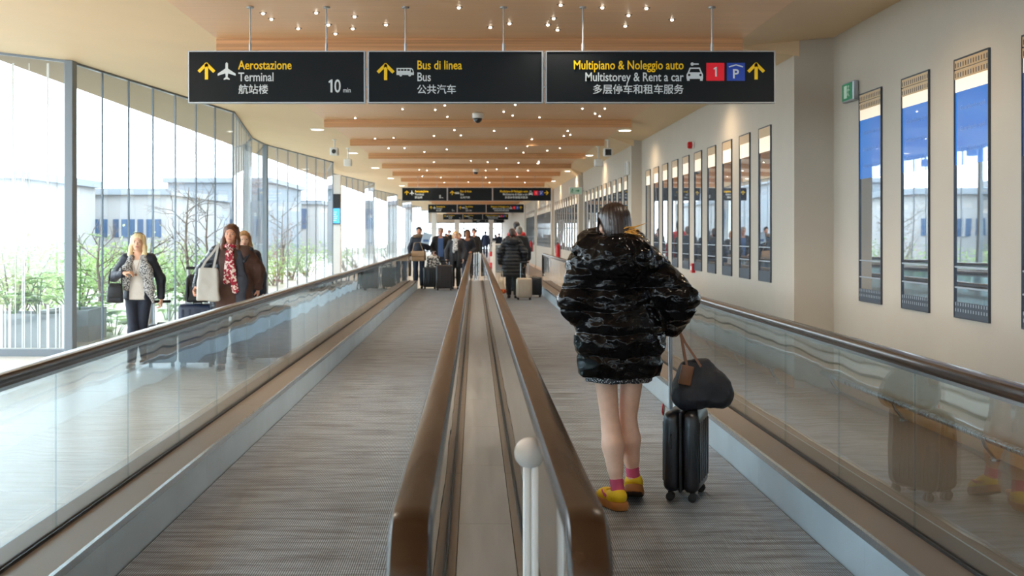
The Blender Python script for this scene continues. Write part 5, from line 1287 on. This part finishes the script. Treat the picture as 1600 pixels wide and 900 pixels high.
b = MB(); b.rbox(-.118, .118, -.068, .068, 0, .10, .025, 2); b.build('checked_base', speckle('plaid_check', srgb(190, 36, 36), srgb(222, 190, 60), 30, .55), sb, smooth=True)
MB().tube([(-.05, 0, .31), (-.02, 0, .52), (.03, 0, .52), (.05, 0, .31)], .008, 6).build('handle', M_pale, sb)
p = thing('person', 'tall person in red jacket ahead of the long quilted coat', 'person', at(807, 29.6), PI)
F = Fig(1.83, 1.05); F.body(p, hh, M_skinB, M_lip, M_brow, M_eye); F.trousers(p, hh, M_blk); F.coat('jacket', p, hh, M_redj, .85, th=.03, disp=wrinkle()); F.hair(p, .009, M_hairK, 'back'); F.shoes(p, hh, M_shoeb, M_soleb)
solid('backpack', [rb((0, .2, 1.2), (.15, .09, .22), .07, .03)], .012, M_bk, p)
p = thing('person', 'grey-haired person in black just behind the tall one in red', 'person', at(811, 28.3), PI)
F = Fig(1.70, 1.0); F.body(p, hh, M_skinB, M_lip, M_brow, M_eye); F.trousers(p, hh, M_blk); F.coat('coat', p, hh, M_blk, .7, th=.03, disp=wrinkle()); F.hair(p, .009, M_hairG, 'back'); F.shoes(p, hh, M_shoeb, M_soleb)
# far travellers beyond the end of the walkways
far = [('from behind in blue jacket walking away beyond the walkway end', 758.5, 74, 1.78, M_dkblue, M_hairK, 'tied', PI), ('in black, half hidden behind the curly-haired traveller', 740.5, 40, 1.76, M_blk, M_hairK, 'short', 0),
       ('in dark clothes far behind the grey-haired traveller', 701.5, 62, 1.80, M_blk, M_hairK, 'short', 0), ('with brown hair by the grey desk in the distance', 774.5, 70, 1.55, M_dnavy, M_hairB, 'bob', PI), ('in dark jacket leaning behind the distant grey desk', 780, 72, 1.65, M_dkblue, M_hairK, 'short', .8),
       ('in red with dark hair, far off between blond and curly-haired travellers', 718.5, 52, 1.62, M_redj, M_hairK, 'bob', 0), ('in grey with a flat cap far behind the grey-haired traveller', 697, 48, 1.6, M_dgrey, M_dgrey, 'short', 0)]
for lab, px, D, H, cm, hm, st, rz in far:
    p = thing('person', 'person ' + lab, 'person', at(px, D, 0), rz)
    F = Fig(H, 1.0, feet=[(-.08, .1), (.08, -.1)]); F.body(p, .016, M_skinB, M_lip, M_brow, M_eye); F.trousers(p, .016, M_jean); F.coat('coat', p, .016, cm, .8, th=.025); F.hair(p, .012, hm, st); F.shoes(p, .016, M_shoeb, M_soleb)
# furniture at the far end of the walkways
r = thing('barrier_post', 'white square barrier post beyond the right walkway end', 'post', at(771.5, 34, 0)); MB().rbox(-.05, .05, -.05, .05, 0, 1.32, .008, 2).build('post', M_white, r); MB().rbox(-.06, .06, -.06, .06, 1.32, 1.36, .01, 2).build('cap', M_alu, r)
r = thing('red_bollard', 'small red stand left of the white barrier post', 'bollard', at(767.6, 36, 0)); MB().lathe([(.09, 0), (.09, .03), (.05, .05), (.05, .55), (.07, .57), (.07, .95), (.03, 1.0)], (0, 0, 0), 16).build('stand', M_red, r, smooth=True); MB().box(-.045, .045, -.075, -.065, .65, .85).build('plate', M_white, r)
r = thing('service_desk', 'grey desk right of the white barrier post in the distance', 'desk', at(783, 46, 0)); MB().rbox(-.34, .34, -.3, .3, 0, 1.12, .02, 2).build('body', M_conc, r); MB().rbox(-.38, .38, -.34, .34, 1.12, 1.17, .012, 2).build('top', M_white, r); MB().box(-.3, .3, -.31, -.3, .1, 1.0).build('front_panel', M_mull, r)
for i, px in enumerate((741, 744.5, 748)):
    r = thing('guide_post', 'thin steel guide post at the far end of the centre cover, %s of three' % ['left', 'middle', 'right'][i], 'post', at(px, 31.7 + .6 * i, 0)); MB().tube([(0, 0, 0), (0, 0, 1.0)], .016, 12).lathe([(.1, 0), (.1, .015)], (0, 0, 0), 18).build('pole', M_steel, r, smooth=True); MB().ball((0, 0, 1.01), .024, 14, 10).build('knob', M_white, r, smooth='full')
# ================================================================ outside, beyond the glass
M_gnd = mat('outside_paving', srgb(150, 149, 145), .85, var=.15, vscale=(.3, .3, .3)); M_bldg = mat('building_white', srgb(150, 150, 150), .8); M_bwin = mat('building_glass', srgb(52, 78, 110), .2); M_bgrey = mat('building_grey', srgb(122, 130, 138), .8)
o = MB().add([(-120, -20, -.16), (-6.0, -20, -.16), (-6.0, 140, -.16), (-120, 140, -.16), (-120, -20, -.3), (-6, -20, -.3), (-6, 140, -.3), (-120, 140, -.3)], [(0, 1, 2, 3), (7, 6, 5, 4), (0, 4, 5, 1), (1, 5, 6, 2), (2, 6, 7, 3), (3, 7, 4, 0)]).build('ground', M_gnd); struct(o, 'grey paving outside the glass facade', 'ground')
def building(x0, x1, y0, y1, h, wins, label, axis='x', m=None):
    r = thing('building', label, 'building', ((x0 + x1) / 2, (y0 + y1) / 2, -.16)); cx, cy = (x0 + x1) / 2, (y0 + y1) / 2
    MB().box(x0 - cx, x1 - cx, y0 - cy, y1 - cy, 0, h).build('walls', m or M_bldg, r); MB().box(x0 - cx - .3, x1 - cx + .3, y0 - cy - .3, y1 - cy + .3, h, h + .35).build('roof_edge', M_bgrey, r)
    for a, b_, z0, z1 in wins:
        w = MB().box(a - cx, b_ - cx, y0 - cy - .06, y0 - cy + .02, z0, z1).build('window', M_bwin, r)
        MB().box((a + b_) / 2 - cx - .06, (a + b_) / 2 - cx + .06, y0 - cy - .12, y0 - cy - .05, z0, z1).build('mullion', M_bldg, w)
B = lambda px, D: CAMX + (px - VX) / FPX * D
building(B(40, 62), B(260, 62), 62, 78, 3.9, [(B(a, 62), B(b_, 62), 1.55, 2.55) for a, b_ in ((58, 74), (110, 126), (149, 168), (177, 200), (203, 224), (229, 252))], 'low white building with blue windows outside, behind the blonde person')
building(B(262, 80), B(420, 80), 80, 95, 5.4, [(B(270 + 26 * i, 80), B(288 + 26 * i, 80), 1.6, 2.8) for i in range(6)], 'farther pale building outside behind the bare branches', m=M_bgrey)
building(-34, -14, 100, 114, 4.4, [(-33 + 3.2 * i, -31 + 3.2 * i, 2.2, 4.0) for i in range(6)], 'distant pale building seen through the far glass bays')
building(B(-260, 50), B(30, 50), 50, 60, 4.2, [(B(-240 + 40 * i, 50), B(-214 + 40 * i, 50), 1.5, 2.5) for i in range(6)], 'pale building outside behind the striped glass at the left edge')
def leafmat(n, c):
    m = mat(n, c, .55, var=.35, vscale=(9, 9, 9)); N = m.node_tree.nodes; L = m.node_tree.links; p = N['Principled BSDF']; t = N.new('ShaderNodeBsdfTranslucent'); t.inputs[0].default_value = (*[min(1, q * 1.2) for q in c], 1); mx = N.new('ShaderNodeMixShader'); mx.inputs[0].default_value = .35
    L.new(p.outputs[0], mx.inputs[1]); L.new(t.outputs[0], mx.inputs[2]); L.new(mx.outputs[0], N['Material Output'].inputs[0]); return m
M_lf = [leafmat('leaf_fresh', srgb(150, 178, 108)), leafmat('leaf_mid', srgb(128, 158, 104)), leafmat('leaf_olive', srgb(158, 166, 122)), leafmat('leaf_rust', srgb(150, 108, 84))]
M_bark = mat('bark', srgb(110, 96, 86), .85)
def leaf(b, p, d, n_, ln, wd):
    s = d.cross(n_).normalized(); q = p + d * ln
    b.add([p, p + d * ln * .45 + s * wd + n_ * wd * .25, q, p + d * ln * .45 - s * wd + n_ * wd * .25, p + d * ln * .5], [(0, 1, 4), (1, 2, 4), (2, 3, 4), (3, 0, 4)])
def shrub(x, y, w, h, m, label, seed, n=900, ls=.09, group='shrubs outside the glass'):
    rnd = random.Random(seed); r = thing('shrub', label, 'shrub', (x, y, -.16), 0, group); b = MB(); st = MB(); tips = []
    for i in range(14):
        a = rnd.uniform(0, 2 * PI); rr = rnd.uniform(.25, 1) * w * .5; t = Vector((min(rr * math.cos(a), -5.8 - x), rr * math.sin(a), h * rnd.uniform(.45, 1)))
        st.tube([(rnd.uniform(-.08, .08), rnd.uniform(-.08, .08), 0), t * .5 + Vector((0, 0, h * .08)), t], [.02, .012, .004], 5); tips.append(t)
    for i in range(n):
        t = rnd.choice(tips); k = rnd.random() ** .5; p = t * (.25 + .75 * k) + Vector((rnd.gauss(0, w * .13), rnd.gauss(0, w * .13), rnd.gauss(0, h * .09)))
        if x + p.x > -5.7: continue
        if p.z < .03: p.z = .05 + rnd.random() * .1
        d = Vector((rnd.gauss(0, 1), rnd.gauss(0, 1), rnd.gauss(.35, .6))).normalized(); u = Vector((rnd.gauss(0, .4), rnd.gauss(0, .4), 1)).normalized()
        if abs(d.dot(u)) > .95: continue
        leaf(b, p, d, u, ls * rnd.uniform(.6, 1.3), ls * rnd.uniform(.2, .34))
    st.build('stems', M_bark, r); b.build('foliage', m, r)
SH = [(120, 21, 1.9, 1.5, 0), (165, 26.5, 2.4, 1.6, 2), (215, 23, 2.0, 1.45, 1), (255, 30, 2.4, 1.65, 2), (300, 25, 1.9, 1.3, 0), (20, 18.5, 2.0, 1.5, 2), (70, 23.5, 2.2, 1.6, 1), (340, 28, 2.2, 1.35, 1), (372, 31, 2.0, 1.3, 0),
      (430, 34, 2.4, 1.25, 0), (455, 38, 2.4, 1.3, 1), (480, 42, 2.6, 1.35, 0), (560, 52, 3.0, 1.2, 0), (545, 46, 2.4, 1.1, 1), (588, 62, 3.4, 1.3, 0), (436, 36.5, 1.9, 2.3, 3), (606, 74, 3.6, 1.4, 1)]
nm = ['fresh green', 'mid green', 'pale olive', 'rust-brown twiggy']
pl = ['behind the first grey column', 'left of the blonde person', 'directly behind the blonde person', 'right of the blonde person', 'behind the navy suitcase', 'behind the striped glass at the left edge', 'behind the striped glass beside the first column', 'behind the brown coat', 'right of the brown coat',
      'just past the second grey column', 'in the middle of the second glass bay', 'at the end of the second glass bay', 'in the third glass bay', 'at the start of the third glass bay', 'in the fourth glass bay', 'rising above the others past the second column', 'in the farthest green glass bay']
for i, (px, D, w, h, mi) in enumerate(SH):
    shrub(CAMX + (px - VX) / FPX * D, D, w, h, M_lf[mi], '%s shrub outside %s' % (nm[mi], pl[i]), 100 + i, n=1500 if D < 30 else 1000, ls=.10 if mi != 3 else .05)
def fan_plant(px, D, z0, h, nl, ls, label, seed, stalk=False):
    """large-leaved plant with fingered leaves"""
    rnd = random.Random(seed); r = thing('broadleaf_plant', label, 'plant', (CAMX + (px - VX) / FPX * D, D, z0), 0, 'broad-leaved plants outside the glass'); st = MB()
    for i in range(nl):
        a = rnd.uniform(0, 2 * PI); hh_ = h * (rnd.uniform(.35, 1) if not stalk else (i + 1) / nl); rr = rnd.uniform(.1, .32) * (1.2 - .6 * hh_ / h); tip = Vector((rr * math.cos(a), rr * math.sin(a), hh_)); base = Vector((0, 0, 0 if not stalk else hh_ * .8))
        st.tube([base, base.lerp(tip, .6) + Vector((0, 0, .03)), tip], [.008, .006, .004], 5); b = MB()
        for f in range(7):
            ang = a + (f - 3) * .55; d = Vector((math.cos(ang), math.sin(ang), rnd.uniform(-.25, .1))).normalized(); leaf(b, tip, d, Vector((0, 0, 1)), ls * (1 - .09 * abs(f - 3)), ls * .2)
        b.build('leaf', M_lf[0], r)
    if stalk: st.tube([(0, 0, 0), (.02, 0, h * .5), (0, 0, h)], [.014, .011, .006], 6)
    st.build('stems', M_lf[1], r)
M_soil = mat('soil', srgb(70, 58, 48), .9)
def planter(px0, px1, D, dy, h, label):
    x0, x1 = B(px0, D), B(px1, D); r = thing('planter', label, 'planter', ((x0 + x1) / 2, D + dy / 2, -.16)); hx, hy = (x1 - x0) / 2, dy / 2; f = MB()
    f.box(-hx, hx, -hy, -hy + .06, 0, h); f.box(-hx, hx, hy - .06, hy, 0, h); f.box(-hx, -hx + .06, -hy + .06, hy - .06, 0, h); f.box(hx - .06, hx, -hy + .06, hy - .06, 0, h); f.build('trough', M_conc, r)
    MB().box(-hx + .06, hx - .06, -hy + .06, hy - .06, 0, h - .06).build('soil', M_soil, r)
planter(62, 138, 16.2, .8, .62, 'grey planter trough outside just right of the first column')
planter(-40, 92, 15.4, .7, .62, 'grey planter trough outside behind the striped glass')
fan_plant(124, 16.6, .40, 1.15, 9, .26, 'tall broad-leaved plant in the planter right of the first column', 1, True)
fan_plant(108, 16.5, .40, .55, 9, .24, 'bushy broad-leaved plant low in the planter at the first column', 2)
fan_plant(178, 17.4, -.16, .55, 12, .30, 'pale finger-leaved plant on the ground left of the blonde person', 3)
fan_plant(155, 18.2, -.16, .7, 11, .28, 'finger-leaved plant low beside the planter outside', 4)
fan_plant(262, 20.5, -.16, .8, 12, .28, 'finger-leaved plant low right of the blonde person', 5)
fan_plant(60, 15.8, .40, .62, 10, .24, 'broad-leaved plant in the trough behind the striped glass', 6)
fan_plant(20, 15.8, .40, .62, 10, .24, 'broad-leaved plant in the trough at the left picture edge', 7)
def bare_tree(px, D, h, label, seed, w=.9):
    rnd = random.Random(seed); r = thing('bare_tree', label, 'tree', (CAMX + (px - VX) / FPX * D, D, -.16), 0, 'bare young trees outside'); tr = MB(); br = MB()
    tr.tube([(0, 0, 0), (.05, .03, h * .35), (.0, .0, h * .6), (.06, 0, h)], [.045, .035, .022, .006], 7)
    def grow(p, d, ln, rad, lev):
        q = p + d * ln; br.tube([p, p + d * ln * .5 + Vector((rnd.gauss(0, .03), rnd.gauss(0, .03), .02)), q], [rad, rad * .8, rad * .55], 5)
        if lev:
            for i in range(rnd.choice([2, 3])): grow(q if i else p + d * ln * .6, (d + Vector((rnd.gauss(0, .55), rnd.gauss(0, .55), rnd.gauss(.12, .3)))).normalized(), ln * rnd.uniform(.55, .8), rad * .6, lev - 1)
    for i in range(9):
        z = h * (.25 + .07 * i); a = rnd.uniform(0, 2 * PI); grow(Vector((0, 0, z)), Vector((math.cos(a) * w, math.sin(a) * w, .6)).normalized(), h * .17, .013, 3)
    tr.build('trunk', M_bark, r); br.build('branches', M_bark, r)
bare_tree(290, 21, 2.6, 'bare branching tree outside between the two people by the windows', 1)
bare_tree(322, 25, 2.7, 'bare tree outside close left of the brown coat', 2)
bare_tree(232, 19, 1.7, 'low bare shrub tree outside right of the blonde person', 3)
bare_tree(152, 20, 1.9, 'thin bare tree outside left of the blonde person', 4)
bare_tree(440, 35, 2.8, 'bare reddish tree outside past the second grey column', 5)
